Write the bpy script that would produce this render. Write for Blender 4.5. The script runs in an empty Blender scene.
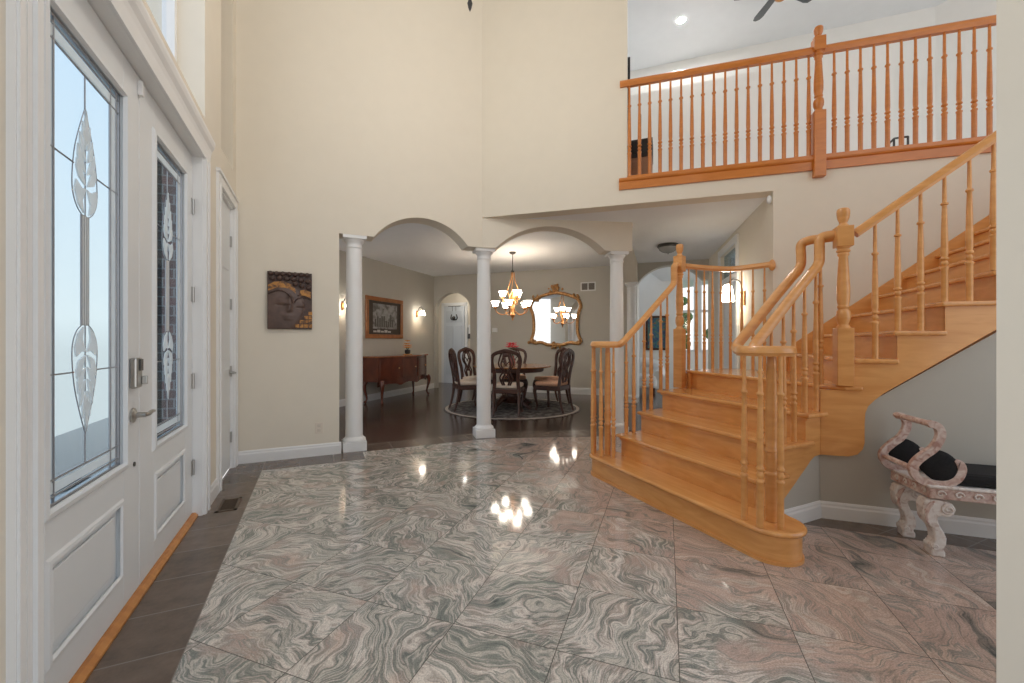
import bpy, bmesh, math, random
from mathutils import Vector, Matrix
random.seed(7)
PI = math.pi
R2 = math.sqrt(2)
C = bpy.context.scene.collection
sc = bpy.context.scene

# ------------------------------------------------------------------ helpers
class MB:
    def __init__(s): s.v = []; s.f = []; s.sm = []
    def add(s, vs, fs, smooth=False):
        b = len(s.v); s.v += [Vector(p) for p in vs]
        for f in fs: s.f.append([b + i for i in f]); s.sm.append(smooth)
        return s
    def box(s, x0, x1, y0, y1, z0, z1):
        return s.add([(x0,y0,z0),(x1,y0,z0),(x1,y1,z0),(x0,y1,z0),(x0,y0,z1),(x1,y0,z1),(x1,y1,z1),(x0,y1,z1)],
                     [(0,3,2,1),(4,5,6,7),(0,1,5,4),(1,2,6,5),(2,3,7,6),(3,0,4,7)])
    def rbox(s, c, h, rz):
        ca, sa = math.cos(rz), math.sin(rz); vs = []
        for dz in (-1,1):
            for dx, dy in ((-1,-1),(1,-1),(1,1),(-1,1)):
                x, y = dx*h[0], dy*h[1]
                vs.append((c[0]+x*ca-y*sa, c[1]+x*sa+y*ca, c[2]+dz*h[2]))
        return s.add(vs, [(0,3,2,1),(4,5,6,7),(0,1,5,4),(1,2,6,5),(2,3,7,6),(3,0,4,7)])
    def extr(s, pts, vec, smooth=False):          # planar polygon pushed along vec
        n = len(pts); vec = Vector(vec); p = [Vector(q) for q in pts]
        s.add(p + [q + vec for q in p], [tuple(range(n))[::-1], tuple(range(n, 2*n))])
        b = len(s.v) - 2*n
        for i in range(n):
            j = (i+1) % n; s.f.append([b+i, b+j, b+n+j, b+n+i]); s.sm.append(smooth)
        return s
    def prism(s, poly, z0, z1, smooth=False):
        return s.extr([(x,y,z0) for x,y in poly], (0,0,z1-z0), smooth)
    def lathe(s, prof, c=(0,0,0), n=20, caps=True):
        vs = []; fs = []
        for r, z in prof:
            for k in range(n):
                a = 2*PI*k/n; vs.append((c[0]+r*math.cos(a), c[1]+r*math.sin(a), c[2]+z))
        for i in range(len(prof)-1):
            for k in range(n):
                l = (k+1) % n; fs.append((i*n+k, i*n+l, (i+1)*n+l, (i+1)*n+k))
        s.add(vs, fs, True)
        if caps:
            b = len(s.v) - len(vs)
            s.f.append([b+k for k in range(n)][::-1]); s.sm.append(False)
            s.f.append([b+(len(prof)-1)*n+k for k in range(n)]); s.sm.append(False)
        return s
    def sweep(s, path, prof, up=(0,0,1), closed=False, scale=None, smooth=True):
        P = [Vector(p) for p in path]; n = len(P); m = len(prof)
        T = []
        for i in range(n):
            if closed: t = P[(i+1)%n] - P[i-1]
            else: t = P[min(i+1,n-1)] - P[max(i-1,0)]
            T.append(t.normalized() if t.length > 1e-9 else Vector((0,0,1)))
        N = Vector(up) - Vector(up).dot(T[0])*T[0]
        if N.length < 1e-4: N = T[0].orthogonal()
        N.normalize(); vs = []; fs = []
        for i in range(n):
            if i: 
                N = T[i-1].rotation_difference(T[i]) @ N
                N = (N - N.dot(T[i])*T[i]).normalized()
            B = T[i].cross(N); k = 1 if scale is None else scale[i]
            for a, b in prof: vs.append(P[i] + (B*a + N*b)*k)
        for i in range(n if closed else n-1):
            j = (i+1) % n
            for q in range(m):
                r = (q+1) % m; fs.append((i*m+q, i*m+r, j*m+r, j*m+q))
        s.add(vs, fs, smooth)
        if not closed:
            b = len(s.v) - len(vs)
            s.f.append([b+q for q in range(m)][::-1]); s.sm.append(False)
            s.f.append([b+(n-1)*m+q for q in range(m)]); s.sm.append(False)
        return s
    def tube(s, path, r, n=8, closed=False):
        circ = [(math.cos(2*PI*k/n), math.sin(2*PI*k/n)) for k in range(n)]
        if isinstance(r, (int, float)): r = [r]*len(path)
        return s.sweep(path, circ, closed=closed, scale=r)
    def ball(s, c, r, n=12, m=8):
        if isinstance(r, (int, float)): r = (r,r,r)
        vs = [(c[0],c[1],c[2]-r[2])]; fs = []
        for i in range(1, m):
            t = -PI/2 + PI*i/m
            for k in range(n):
                a = 2*PI*k/n
                vs.append((c[0]+r[0]*math.cos(t)*math.cos(a), c[1]+r[1]*math.cos(t)*math.sin(a), c[2]+r[2]*math.sin(t)))
        vs.append((c[0],c[1],c[2]+r[2])); L = len(vs)-1
        for k in range(n):
            l = (k+1)%n; fs.append((0,1+l,1+k)); fs.append((L, L-n+k, L-n+l))
        for i in range(m-2):
            for k in range(n):
                l = (k+1)%n; a = 1+i*n; fs.append((a+k,a+l,a+n+l,a+n+k))
        return s.add(vs, fs, True)

def spline(pts, k=6):                              # Catmull-Rom through points
    P = [Vector(p) for p in pts]; out = []
    for i in range(len(P)-1):
        p0, p1, p2, p3 = P[max(i-1,0)], P[i], P[i+1], P[min(i+2,len(P)-1)]
        for j in range(k):
            t = j/k
            out.append(0.5*((2*p1)+(p2-p0)*t+(2*p0-5*p1+4*p2-p3)*t*t+(3*p1-p0-3*p2+p3)*t**3))
    out.append(P[-1]); return out

XF = {}
def setprops(o, label=None, cat=None, group=None, kind=None):
    for k, v in (('label',label),('category',cat),('group',group),('kind',kind)):
        if v: o[k] = v
    return o
def thing(name, label, cat, loc=(0,0,0), rz=0, group=None, kind=None):
    o = bpy.data.objects.new(name, None); C.objects.link(o)
    o.location = loc; o.rotation_euler = (0,0,rz); o.empty_display_size = .1
    XF[o] = (Vector(loc), rz)
    return setprops(o, label, cat, group, kind)
def mesh_of(name, mb, mat, loc=Vector((0,0,0)), rz=0):
    me = bpy.data.meshes.new(name)
    M = Matrix.Rotation(-rz, 4, 'Z') @ Matrix.Translation(-Vector(loc))
    me.from_pydata([tuple(M @ v) for v in mb.v], [], mb.f)
    for p, q in zip(me.polygons, mb.sm): p.use_smooth = q
    bm = bmesh.new(); bm.from_mesh(me); bmesh.ops.recalc_face_normals(bm, faces=bm.faces); bm.to_mesh(me); bm.free()
    if any(mb.sm): me.set_sharp_from_angle(angle=math.radians(50))
    me.materials.append(mat); return me
def bevel(o, w, seg=2):
    m = o.modifiers.new('edge', 'BEVEL'); m.width = w; m.segments = seg; m.limit_method = 'ANGLE'; m.angle_limit = math.radians(40)
    m.harden_normals = False; return o
def part(name, mb, mat, parent, label=None, local=False, bev=0, kind=None):
    loc, rz = XF[parent]
    me = mesh_of(name, mb, mat) if local else mesh_of(name, mb, mat, loc, rz)
    o = bpy.data.objects.new(name, me); C.objects.link(o); o.parent = parent; XF[o] = XF[parent]
    if bev: bevel(o, bev)
    if kind: o['kind'] = kind
    if label: o['label'] = label
    return o
def solo(name, mb, mat, label, cat, loc=(0,0,0), group=None, kind=None, bev=0):
    o = bpy.data.objects.new(name, mesh_of(name, mb, mat, Vector(loc))); C.objects.link(o); o.location = loc
    XF[o] = (Vector(loc), 0)
    if bev: bevel(o, bev)
    return setprops(o, label, cat, group, kind)
def struct(name, mb, mat, label, cat='wall', bev=0):
    return solo(name, mb, mat, label, cat, kind='structure', bev=bev)
def dup(root, loc, rz, label=None):
    def cp(o, par):
        c = o.copy(); C.objects.link(c)
        if par is not None: c.parent = par
        for ch in o.children: cp(ch, c)
        return c
    r = cp(root, None); r.location = loc; r.rotation_euler = (0,0,rz)
    if label: r['label'] = label
    return r

# ------------------------------------------------------------------ materials
def newmat(name):
    m = bpy.data.materials.new(name); m.use_nodes = True; nt = m.node_tree
    return m, nt, nt.nodes['Principled BSDF']
def N(nt, t, **kw):
    n = nt.nodes.new(t)
    for k, v in kw.items():
        if k.startswith('i_'): n.inputs[k[2:].replace('_',' ')].default_value = v
        else: setattr(n, k, v)
    return n
def paint(name, col, rough=.6, var=.03, bump=.02, scale=6, metal=0, coat=0):
    m, nt, b = newmat(name)
    tc = N(nt, 'ShaderNodeTexCoord')
    no = N(nt, 'ShaderNodeTexNoise'); no.inputs['Scale'].default_value = scale; no.inputs['Detail'].default_value = 4
    nt.links.new(tc.outputs['Object'], no.inputs['Vector'])
    mx = N(nt, 'ShaderNodeMix', data_type='RGBA')
    mx.inputs[6].default_value = (*[c*(1-var) for c in col], 1); mx.inputs[7].default_value = (*[min(1,c*(1+var)) for c in col], 1)
    nt.links.new(no.outputs['Fac'], mx.inputs[0]); nt.links.new(mx.outputs[2], b.inputs['Base Color'])
    b.inputs['Roughness'].default_value = rough; b.inputs['Metallic'].default_value = metal
    if coat: b.inputs['Coat Weight'].default_value = coat; b.inputs['Coat Roughness'].default_value = .12
    if bump:
        n2 = N(nt, 'ShaderNodeTexNoise'); n2.inputs['Scale'].default_value = scale*18
        nt.links.new(tc.outputs['Object'], n2.inputs['Vector'])
        bp = N(nt, 'ShaderNodeBump'); bp.inputs['Strength'].default_value = bump; bp.inputs['Distance'].default_value = .01
        nt.links.new(n2.outputs['Fac'], bp.inputs['Height']); nt.links.new(bp.outputs['Normal'], b.inputs['Normal'])
    return m
def wood(name, c1, c2, rough=.3, scale=(3,3,40), coat=.3, rz=0):
    m, nt, b = newmat(name)
    tc = N(nt, 'ShaderNodeTexCoord'); mp = N(nt, 'ShaderNodeMapping')
    mp.inputs['Rotation'].default_value = (0,0,rz); mp.inputs['Scale'].default_value = scale
    no = N(nt, 'ShaderNodeTexNoise'); no.inputs['Scale'].default_value = 1; no.inputs['Detail'].default_value = 5; no.inputs['Distortion'].default_value = .8
    cr = N(nt, 'ShaderNodeValToRGB'); cr.color_ramp.elements[0].position = .3; cr.color_ramp.elements[1].position = .7
    cr.color_ramp.elements[0].color = (*c1,1); cr.color_ramp.elements[1].color = (*c2,1)
    nt.links.new(tc.outputs['Object'], mp.inputs['Vector']); nt.links.new(mp.outputs[0], no.inputs['Vector'])
    nt.links.new(no.outputs['Fac'], cr.inputs[0]); nt.links.new(cr.outputs[0], b.inputs['Base Color'])
    b.inputs['Roughness'].default_value = rough; b.inputs['Coat Weight'].default_value = coat; b.inputs['Coat Roughness'].default_value = .15
    return m
def emit(name, col, strength):
    m, nt, b = newmat(name)
    b.inputs['Base Color'].default_value = (*col,1); b.inputs['Emission Color'].default_value = (*col,1)
    b.inputs['Emission Strength'].default_value = strength; b.inputs['Roughness'].default_value = .4
    tc = N(nt,'ShaderNodeTexCoord'); no = N(nt,'ShaderNodeTexNoise'); no.inputs['Scale'].default_value = 30
    nt.links.new(tc.outputs['Object'], no.inputs['Vector'])
    bp = N(nt,'ShaderNodeBump'); bp.inputs['Strength'].default_value = .05
    nt.links.new(no.outputs['Fac'], bp.inputs['Height']); nt.links.new(bp.outputs[0], b.inputs['Normal'])
    return m
def glassy(name, tint, gloss=.12, bump=.0, scale=40, milk=0.0):
    m, nt, b = newmat(name); out = nt.nodes['Material Output']; nt.nodes.remove(b)
    tr = N(nt,'ShaderNodeBsdfTransparent'); tr.inputs[0].default_value = (*tint,1)
    gl = N(nt,'ShaderNodeBsdfGlossy'); gl.inputs['Roughness'].default_value = .08
    mx = N(nt,'ShaderNodeMixShader'); mx.inputs[0].default_value = gloss
    nt.links.new(tr.outputs[0], mx.inputs[1]); nt.links.new(gl.outputs[0], mx.inputs[2])
    last = mx
    if milk:
        df = N(nt,'ShaderNodeBsdfTranslucent'); df.inputs[0].default_value = (.9,.93,.95,1)
        m2 = N(nt,'ShaderNodeMixShader'); m2.inputs[0].default_value = milk
        nt.links.new(mx.outputs[0], m2.inputs[1]); nt.links.new(df.outputs[0], m2.inputs[2]); last = m2
    tc = N(nt,'ShaderNodeTexCoord'); no = N(nt,'ShaderNodeTexNoise'); no.inputs['Scale'].default_value = scale
    nt.links.new(tc.outputs['Object'], no.inputs['Vector'])
    bp = N(nt,'ShaderNodeBump'); bp.inputs['Strength'].default_value = bump
    nt.links.new(no.outputs['Fac'], bp.inputs['Height']); nt.links.new(bp.outputs[0], gl.inputs['Normal'])
    nt.links.new(last.outputs[0], out.inputs['Surface']); return m

def tile_nodes(nt, size, u0, v0, ang=PI/4, grout=.004):
    """returns (tile fraction vector centred, tile id vector, grout mask socket)"""
    tc = N(nt,'ShaderNodeTexCoord')
    mp = N(nt,'ShaderNodeMapping', vector_type='TEXTURE'); mp.inputs['Rotation'].default_value = (0,0,ang); 
    nt.links.new(tc.outputs['Object'], mp.inputs['Vector'])
    sb = N(nt,'ShaderNodeVectorMath', operation='SUBTRACT'); sb.inputs[1].default_value = (u0, v0, 0)
    nt.links.new(mp.outputs[0], sb.inputs[0])
    dv = N(nt,'ShaderNodeVectorMath', operation='DIVIDE'); dv.inputs[1].default_value = (size,size,1)
    nt.links.new(sb.outputs[0], dv.inputs[0])
    fl = N(nt,'ShaderNodeVectorMath', operation='FLOOR'); nt.links.new(dv.outputs[0], fl.inputs[0])
    fr = N(nt,'ShaderNodeVectorMath', operation='SUBTRACT'); nt.links.new(dv.outputs[0], fr.inputs[0]); nt.links.new(fl.outputs[0], fr.inputs[1])
    ce = N(nt,'ShaderNodeVectorMath', operation='SUBTRACT'); ce.inputs[1].default_value = (.5,.5,0); nt.links.new(fr.outputs[0], ce.inputs[0])
    ab = N(nt,'ShaderNodeVectorMath', operation='ABSOLUTE'); nt.links.new(ce.outputs[0], ab.inputs[0])
    sp = N(nt,'ShaderNodeSeparateXYZ'); nt.links.new(ab.outputs[0], sp.inputs[0])
    mxn = N(nt,'ShaderNodeMath', operation='MAXIMUM'); nt.links.new(sp.outputs[0], mxn.inputs[0]); nt.links.new(sp.outputs[1], mxn.inputs[1])
    gt = N(nt,'ShaderNodeMath', operation='GREATER_THAN'); gt.inputs[1].default_value = .5 - grout/size; nt.links.new(mxn.outputs[0], gt.inputs[0])
    return ce, fl, gt, tc

def ramp(nt, stops):
    cr = N(nt,'ShaderNodeValToRGB'); el = cr.color_ramp.elements
    while len(el) < len(stops): el.new(.5)
    for e, (p, c) in zip(el, stops): e.position = p; e.color = (*c,1)
    return cr

def granite():
    m, nt, b = newmat('granite_tile'); L = nt.links.new
    ce, fl, gt, tc = tile_nodes(nt, .447, 1.593-.447*6, .40-.447*10, PI/4, .0016)
    wn = N(nt,'ShaderNodeTexWhiteNoise', noise_dimensions='3D'); L(fl.outputs[0], wn.inputs['Vector'])
    an = N(nt,'ShaderNodeMath', operation='MULTIPLY'); an.inputs[1].default_value = 6.283; L(wn.outputs['Value'], an.inputs[0])
    ro = N(nt,'ShaderNodeVectorRotate', rotation_type='Z_AXIS'); L(ce.outputs[0], ro.inputs['Vector']); L(an.outputs[0], ro.inputs['Angle'])
    of = N(nt,'ShaderNodeVectorMath', operation='MULTIPLY_ADD'); of.inputs[1].default_value = (30,30,30); L(wn.outputs['Color'], of.inputs[0]); L(ro.outputs[0], of.inputs[2])
    w1 = N(nt,'ShaderNodeTexNoise'); w1.inputs['Scale'].default_value = 1.25; w1.inputs['Detail'].default_value = 2.5; L(of.outputs[0], w1.inputs['Vector'])
    wc = N(nt,'ShaderNodeVectorMath', operation='SUBTRACT'); wc.inputs[1].default_value = (.5,.5,.5); L(w1.outputs['Color'], wc.inputs[0])
    wa = N(nt,'ShaderNodeVectorMath', operation='MULTIPLY_ADD'); wa.inputs[1].default_value = (1.25,1.25,0); L(wc.outputs[0], wa.inputs[0]); L(of.outputs[0], wa.inputs[2])
    ss = N(nt,'ShaderNodeVectorMath', operation='MULTIPLY'); ss.inputs[1].default_value = (.7,3.0,1); L(wa.outputs[0], ss.inputs[0])
    n1 = N(nt,'ShaderNodeTexNoise'); n1.inputs['Scale'].default_value = 1.25; n1.inputs['Detail'].default_value = 6; n1.inputs['Roughness'].default_value = .56; L(ss.outputs[0], n1.inputs['Vector'])
    st = N(nt,'ShaderNodeMath', operation='MULTIPLY_ADD'); st.inputs[1].default_value = 2.1; st.inputs[2].default_value = -.55; L(n1.outputs['Fac'], st.inputs[0])
    s2 = N(nt,'ShaderNodeVectorMath', operation='MULTIPLY'); s2.inputs[1].default_value = (1.6,17,1); L(wa.outputs[0], s2.inputs[0])
    n2 = N(nt,'ShaderNodeTexNoise'); n2.inputs['Scale'].default_value = 1.6; n2.inputs['Detail'].default_value = 5; n2.inputs['Roughness'].default_value = .62; L(s2.outputs[0], n2.inputs['Vector'])
    sm2 = N(nt,'ShaderNodeMath', operation='MULTIPLY_ADD'); sm2.inputs[1].default_value = .62; sm2.inputs[2].default_value = -.31; L(n2.outputs['Fac'], sm2.inputs[0])
    st2 = N(nt,'ShaderNodeMath', operation='ADD'); L(st.outputs[0], st2.inputs[0]); L(sm2.outputs[0], st2.inputs[1]); st = st2
    DG=(.055,.062,.06); G=(.15,.165,.15); G2=(.24,.245,.22); LB=(.50,.455,.40); LB2=(.62,.565,.51); BE=(.40,.35,.31)
    c1 = ramp(nt, [(.0,DG),(.12,G),(.24,G2),(.33,LB),(.41,G),(.50,BE),(.57,LB2),(.66,G2),(.75,LB),(.84,G),(1,LB2)]); L(st.outputs[0], c1.inputs[0])
    c2 = ramp(nt, [(.0,DG),(.18,(.20,.18,.16)),(.32,(.36,.28,.24)),(.42,(.45,.33,.28)),(.5,(.23,.22,.20)),(.58,(.50,.38,.32)),(.7,(.38,.29,.245)),(.8,(.54,.46,.40)),(1,(.27,.23,.21))]); L(st.outputs[0], c2.inputs[0])
    # slow change of tone across the slabs: pinker stock in some places
    sp = N(nt,'ShaderNodeSeparateXYZ'); L(tc.outputs['Object'], sp.inputs[0])
    bl = N(nt,'ShaderNodeTexNoise'); bl.inputs['Scale'].default_value = 1.6; bl.inputs['Detail'].default_value = 3; L(of.outputs[0], bl.inputs['Vector'])
    mr = N(nt,'ShaderNodeMapRange'); mr.inputs[1].default_value = 1.3; mr.inputs[2].default_value = 2.4; mr.inputs[3].default_value = -.10; mr.inputs[4].default_value = .26; L(sp.outputs[0], mr.inputs[0])
    ad = N(nt,'ShaderNodeMath', operation='ADD'); L(bl.outputs['Fac'], ad.inputs[0]); L(mr.outputs[0], ad.inputs[1])
    pr = N(nt,'ShaderNodeMapRange'); pr.inputs[1].default_value = .45; pr.inputs[2].default_value = .60; L(ad.outputs[0], pr.inputs[0])
    mx = N(nt,'ShaderNodeMix', data_type='RGBA'); L(pr.outputs[0], mx.inputs[0]); L(c1.outputs[0], mx.inputs[6]); L(c2.outputs[0], mx.inputs[7])
    # fine speckle
    spk = N(nt,'ShaderNodeTexNoise'); spk.inputs['Scale'].default_value = 160; spk.inputs['Detail'].default_value = 2; L(tc.outputs['Object'], spk.inputs['Vector'])
    sr = N(nt,'ShaderNodeMapRange'); sr.inputs[1].default_value = .35; sr.inputs[2].default_value = .65; sr.inputs[3].default_value = .95; sr.inputs[4].default_value = 1.38; L(spk.outputs['Fac'], sr.inputs[0])
    hs = N(nt,'ShaderNodeHueSaturation'); L(mx.outputs[2], hs.inputs['Color']); L(sr.outputs[0], hs.inputs['Value'])
    gm = N(nt,'ShaderNodeMix', data_type='RGBA'); L(gt.outputs[0], gm.inputs[0]); L(hs.outputs[0], gm.inputs[6]); gm.inputs[7].default_value = (.10,.09,.08,1)
    L(gm.outputs[2], b.inputs['Base Color']); b.inputs['Roughness'].default_value = .075
    b.inputs['Specular IOR Level'].default_value = .62
    return m
def plain_tile(name, col, size, u0, v0, ang, rough, var=.25, groutcol=(.2,.17,.14), grout=.004):
    m, nt, b = newmat(name); L = nt.links.new
    ce, fl, gt, tc = tile_nodes(nt, size, u0, v0, ang, grout)
    no = N(nt,'ShaderNodeTexNoise'); no.inputs['Scale'].default_value = 9; no.inputs['Detail'].default_value = 8; no.inputs['Roughness'].default_value = .7
    L(tc.outputs['Object'], no.inputs['Vector'])
    cr = ramp(nt, [(.3,[c*(1-var) for c in col]),(.7,[c*(1+var) for c in col])]); L(no.outputs['Fac'], cr.inputs[0])
    wn = N(nt,'ShaderNodeTexWhiteNoise', noise_dimensions='3D'); L(fl.outputs[0], wn.inputs['Vector'])
    mr = N(nt,'ShaderNodeMapRange'); mr.inputs[3].default_value = .85; mr.inputs[4].default_value = 1.15; L(wn.outputs['Value'], mr.inputs[0])
    hs = N(nt,'ShaderNodeHueSaturation'); L(cr.outputs[0], hs.inputs['Color']); L(mr.outputs[0], hs.inputs['Value'])
    gm = N(nt,'ShaderNodeMix', data_type='RGBA'); L(gt.outputs[0], gm.inputs[0]); L(hs.outputs[0], gm.inputs[6]); gm.inputs[7].default_value = (*groutcol,1)
    L(gm.outputs[2], b.inputs['Base Color']); b.inputs['Roughness'].default_value = rough
    return m
def bricks():
    m, nt, b = newmat('brick'); tc = N(nt,'ShaderNodeTexCoord'); mp = N(nt,'ShaderNodeMapping'); mp.inputs['Rotation'].default_value = (PI/2,0,0)
    br = N(nt,'ShaderNodeTexBrick'); br.inputs['Scale'].default_value = 4; br.inputs['Color1'].default_value = (.20,.09,.075,1); br.inputs['Color2'].default_value = (.13,.07,.06,1); br.inputs['Mortar'].default_value = (.3,.27,.25,1)
    nt.links.new(tc.outputs['Object'], mp.inputs[0]); nt.links.new(mp.outputs[0], br.inputs[0]); nt.links.new(br.outputs[0], b.inputs['Base Color']); b.inputs['Roughness'].default_value = .9
    return m
def noisecol(name, stops, scale=8, rough=.6, dist=1.0, detail=5, bump=0):
    m, nt, b = newmat(name); tc = N(nt,'ShaderNodeTexCoord')
    no = N(nt,'ShaderNodeTexNoise'); no.inputs['Scale'].default_value = scale; no.inputs['Detail'].default_value = detail; no.inputs['Distortion'].default_value = dist
    nt.links.new(tc.outputs['Object'], no.inputs['Vector']); cr = ramp(nt, stops); nt.links.new(no.outputs['Fac'], cr.inputs[0])
    nt.links.new(cr.outputs[0], b.inputs['Base Color']); b.inputs['Roughness'].default_value = rough
    if bump:
        bp = N(nt,'ShaderNodeBump'); bp.inputs['Strength'].default_value = bump; bp.inputs['Distance'].default_value = .01
        nt.links.new(no.outputs['Fac'], bp.inputs['Height']); nt.links.new(bp.outputs[0], b.inputs['Normal'])
    return m

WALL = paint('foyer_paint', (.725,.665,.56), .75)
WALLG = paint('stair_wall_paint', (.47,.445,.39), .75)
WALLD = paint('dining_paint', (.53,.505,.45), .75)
WHITEW = paint('white_paint', (.84,.83,.80), .7)
CEIL = paint('ceiling_paint', (.83,.85,.87), .8)
TRIM = paint('white_trim', (.78,.78,.77), .35, .02, 0)
DOORW = paint('door_white', (.72,.742,.75), .35, .02, 0)
GRAN = granite()
BORD = plain_tile('dark_border_tile', (.135,.098,.074), .31, -.775, 1.72, 0, .22, .3, (.21,.18,.15), .0035)
DINF = plain_tile('dining_tile', (.062,.036,.026), .46, 0, 0, PI/4, .2, .25, (.05,.035,.03), .002)
OAK = wood('honey_maple', (.66,.295,.08), (.78,.39,.13), .32, (4,4,22), .35)
OAKT = wood('maple_tread', (.66,.29,.08), (.78,.39,.13), .22, (22,3,10), .45)
OAKB = wood('balcony_maple', (.50,.155,.018), (.60,.205,.030), .32, (4,4,22), .3)
CHERRY = wood('cherry', (.085,.020,.010), (.15,.036,.016), .25, (5,5,3), .4)
DARKW = wood('dark_walnut', (.040,.014,.009), (.078,.028,.017), .38, (6,6,20), .08)
TABLET = wood('table_top', (.30,.13,.05), (.42,.2,.08), .22, (12,3,3), .5)
FABRIC = noisecol('chair_fabric', [(.35,(.62,.50,.40)),(.65,(.70,.60,.50))], 60, .9)
PEACH = noisecol('peach_fabric', [(.35,(.60,.32,.20)),(.65,(.70,.42,.29))], 60, .9)
BLACKV = noisecol('black_velvet', [(.3,(.006,.006,.007)),(.7,(.014,.013,.014))], 50, .95)
NICK = paint('brushed_nickel', (.46,.45,.43), .3, .05, 0, 40, 1)
DKMET = paint('dark_metal', (.08,.075,.07), .4, .1, 0, 30, .8)
BRONZE = noisecol('copper_bronze', [(.3,(.42,.17,.05)),(.7,(.62,.30,.10))], 40, .35)
BRONZE.node_tree.nodes['Principled BSDF'].inputs['Metallic'].default_value = .6
GOLD = noisecol('antique_gold', [(.3,(.30,.13,.045)),(.55,(.55,.29,.11)),(.75,(.66,.42,.20))], 30, .4, 1, 5, .5)
GOLD.node_tree.nodes['Principled BSDF'].inputs['Metallic'].default_value = .5
BLACK = paint('black', (.015,.013,.012), .5, .1, 0)
CARVED = noisecol('whitewashed_carving', [(.33,(.40,.23,.19)),(.5,(.58,.43,.38)),(.66,(.70,.60,.55))], 26, .6, 1.0, 4, .25)
CARVEW = noisecol('whitewashed_wood', [(.30,(.50,.40,.35)),(.44,(.70,.64,.60)),(.7,(.78,.75,.72))], 30, .6, 1.0, 4, .2)
SHADE = emit('lit_frosted_shade', (1,.90,.76), 13)
BULB = emit('lit_bulb', (1,.90,.75), 12)
LED = emit('downlight_lens', (1,.97,.93), 700)
SCREEN = paint('black_plastic', (.03,.03,.032), .3, .1, 0)

# ------------------------------------------------------------------ key layout (metres)
H = 1.2
A = Vector((1.85,4.86)); B = Vector((4.20,2.75))          # balcony wall face, plan
bd = (B-A).normalized(); bn = Vector((-bd.y, bd.x))       # along the balcony / into the house
if bn.y < 0: bn = -bn
E1 = Vector((1/R2,-1/R2)); N1 = Vector((1/R2,1/R2))
def en(e, n): return E1*e + N1*n
def nwall(e): return 4.745 + .0536*(e+2.128)
SOF = 2.73; F2 = 3.015; TOP = 5.83; CAP = 2.36; DCEIL = 2.88

def wallseg(mb, p0, p1, nrm, t, z0, z1):                   # straight wall slab, face on p0-p1, thickness along nrm
    p0, p1, n = Vector(p0), Vector(p1), Vector(nrm)*t
    return mb.prism([p0, p1, p1+n, p0+n], z0, z1)
def archpts(s0, s1, zs, rise, n=18):                       # arc lower edge from s0 to s1 (springing at zs)
    hw = (s1-s0)/2; r = (hw*hw+rise*rise)/(2*rise); a = math.asin(hw/r); out = []
    for i in range(n+1):
        t = -a + 2*a*i/n; out.append(((s0+s1)/2 + r*math.sin(t), zs + rise - r*(1-math.cos(t))))
    return out
def wallpoly(mb, p0, d, nrm, t, poly):                     # polygon in (along, z) on the wall face, pushed back by t
    p0, d = Vector(p0), Vector(d)
    return mb.extr([(p0.x+d.x*s, p0.y+d.y*s, z) for s, z in poly], (nrm[0]*t, nrm[1]*t, 0))
def baseboard(name, p0, p1, nrm, label, h=.125):
    p0, p1, n = Vector(p0), Vector(p1), Vector(nrm).normalized(); mb = MB(); d = (p1-p0)
    prof = [(0,0),(.016,0),(.016,h-.035),(.011,h-.024),(.011,h-.012),(.005,h),(0,h)]
    mb.extr([(p0.x+n.x*a, p0.y+n.y*a, z) for a, z in prof], (d.x,d.y,0))
    return struct(name, mb, TRIM, label, 'baseboard')

# ================================================================== FLOORS
mb = MB(); mb.prism([(-.75,-2.5),(5.2,-2.5),(5.2,1.0),(4.3,2.9),(3.62,4.22),(1.93,4.83),(.45,4.83),(.45,4.52),(-.75,4.52)], -.06, 0)
struct('floor', mb, GRAN, 'polished swirled granite tile floor of the foyer laid on the diagonal', 'floor')
mb = MB()
mb.prism([(-.75,-2.5),(-.465,-2.5),(-.465,4.52),(.45,4.52),(.45,4.83),(1.94,4.83),(3.60,4.22),(3.78,4.60),(2.0,5.18),(.3,5.18),(.3,4.95),(-.75,4.95)], -.058, .0012)
struct('floor_border', mb, BORD, 'dark brown tile border along the front doors and under the columns', 'floor')
mb = MB(); c0 = en(.85,3.43)
mb.prism([en(.70,3.14)+Vector((.14,.02)), en(3.2,3.135), en(3.2,3.45), c0], -.058, .0012)
struct('floor_edge', mb, BORD, 'dark tile strip along the wall behind the white carved bench', 'floor')
mb = MB(); mb.prism([(-3,4.95),(.3,4.95),(.3,5.18),(2.0,5.18),(3.78,4.60),(4.4,2.95),(5.0,2.6),(9.5,7.5),(5,14),(-3,14)], -.06, -.0005)
struct('floor_dining', mb, DINF, 'dark brown tile floor of the dining room and hall', 'floor')
mb = MB(); mb.prism([(-6,-3),(-.93,-3),(-.93,7),(-6,7)], -.2, -.12)
struct('ground', mb, paint('concrete', (.66,.66,.66), .9, .1), 'pale concrete porch outside the front doors', 'porch')

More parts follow.
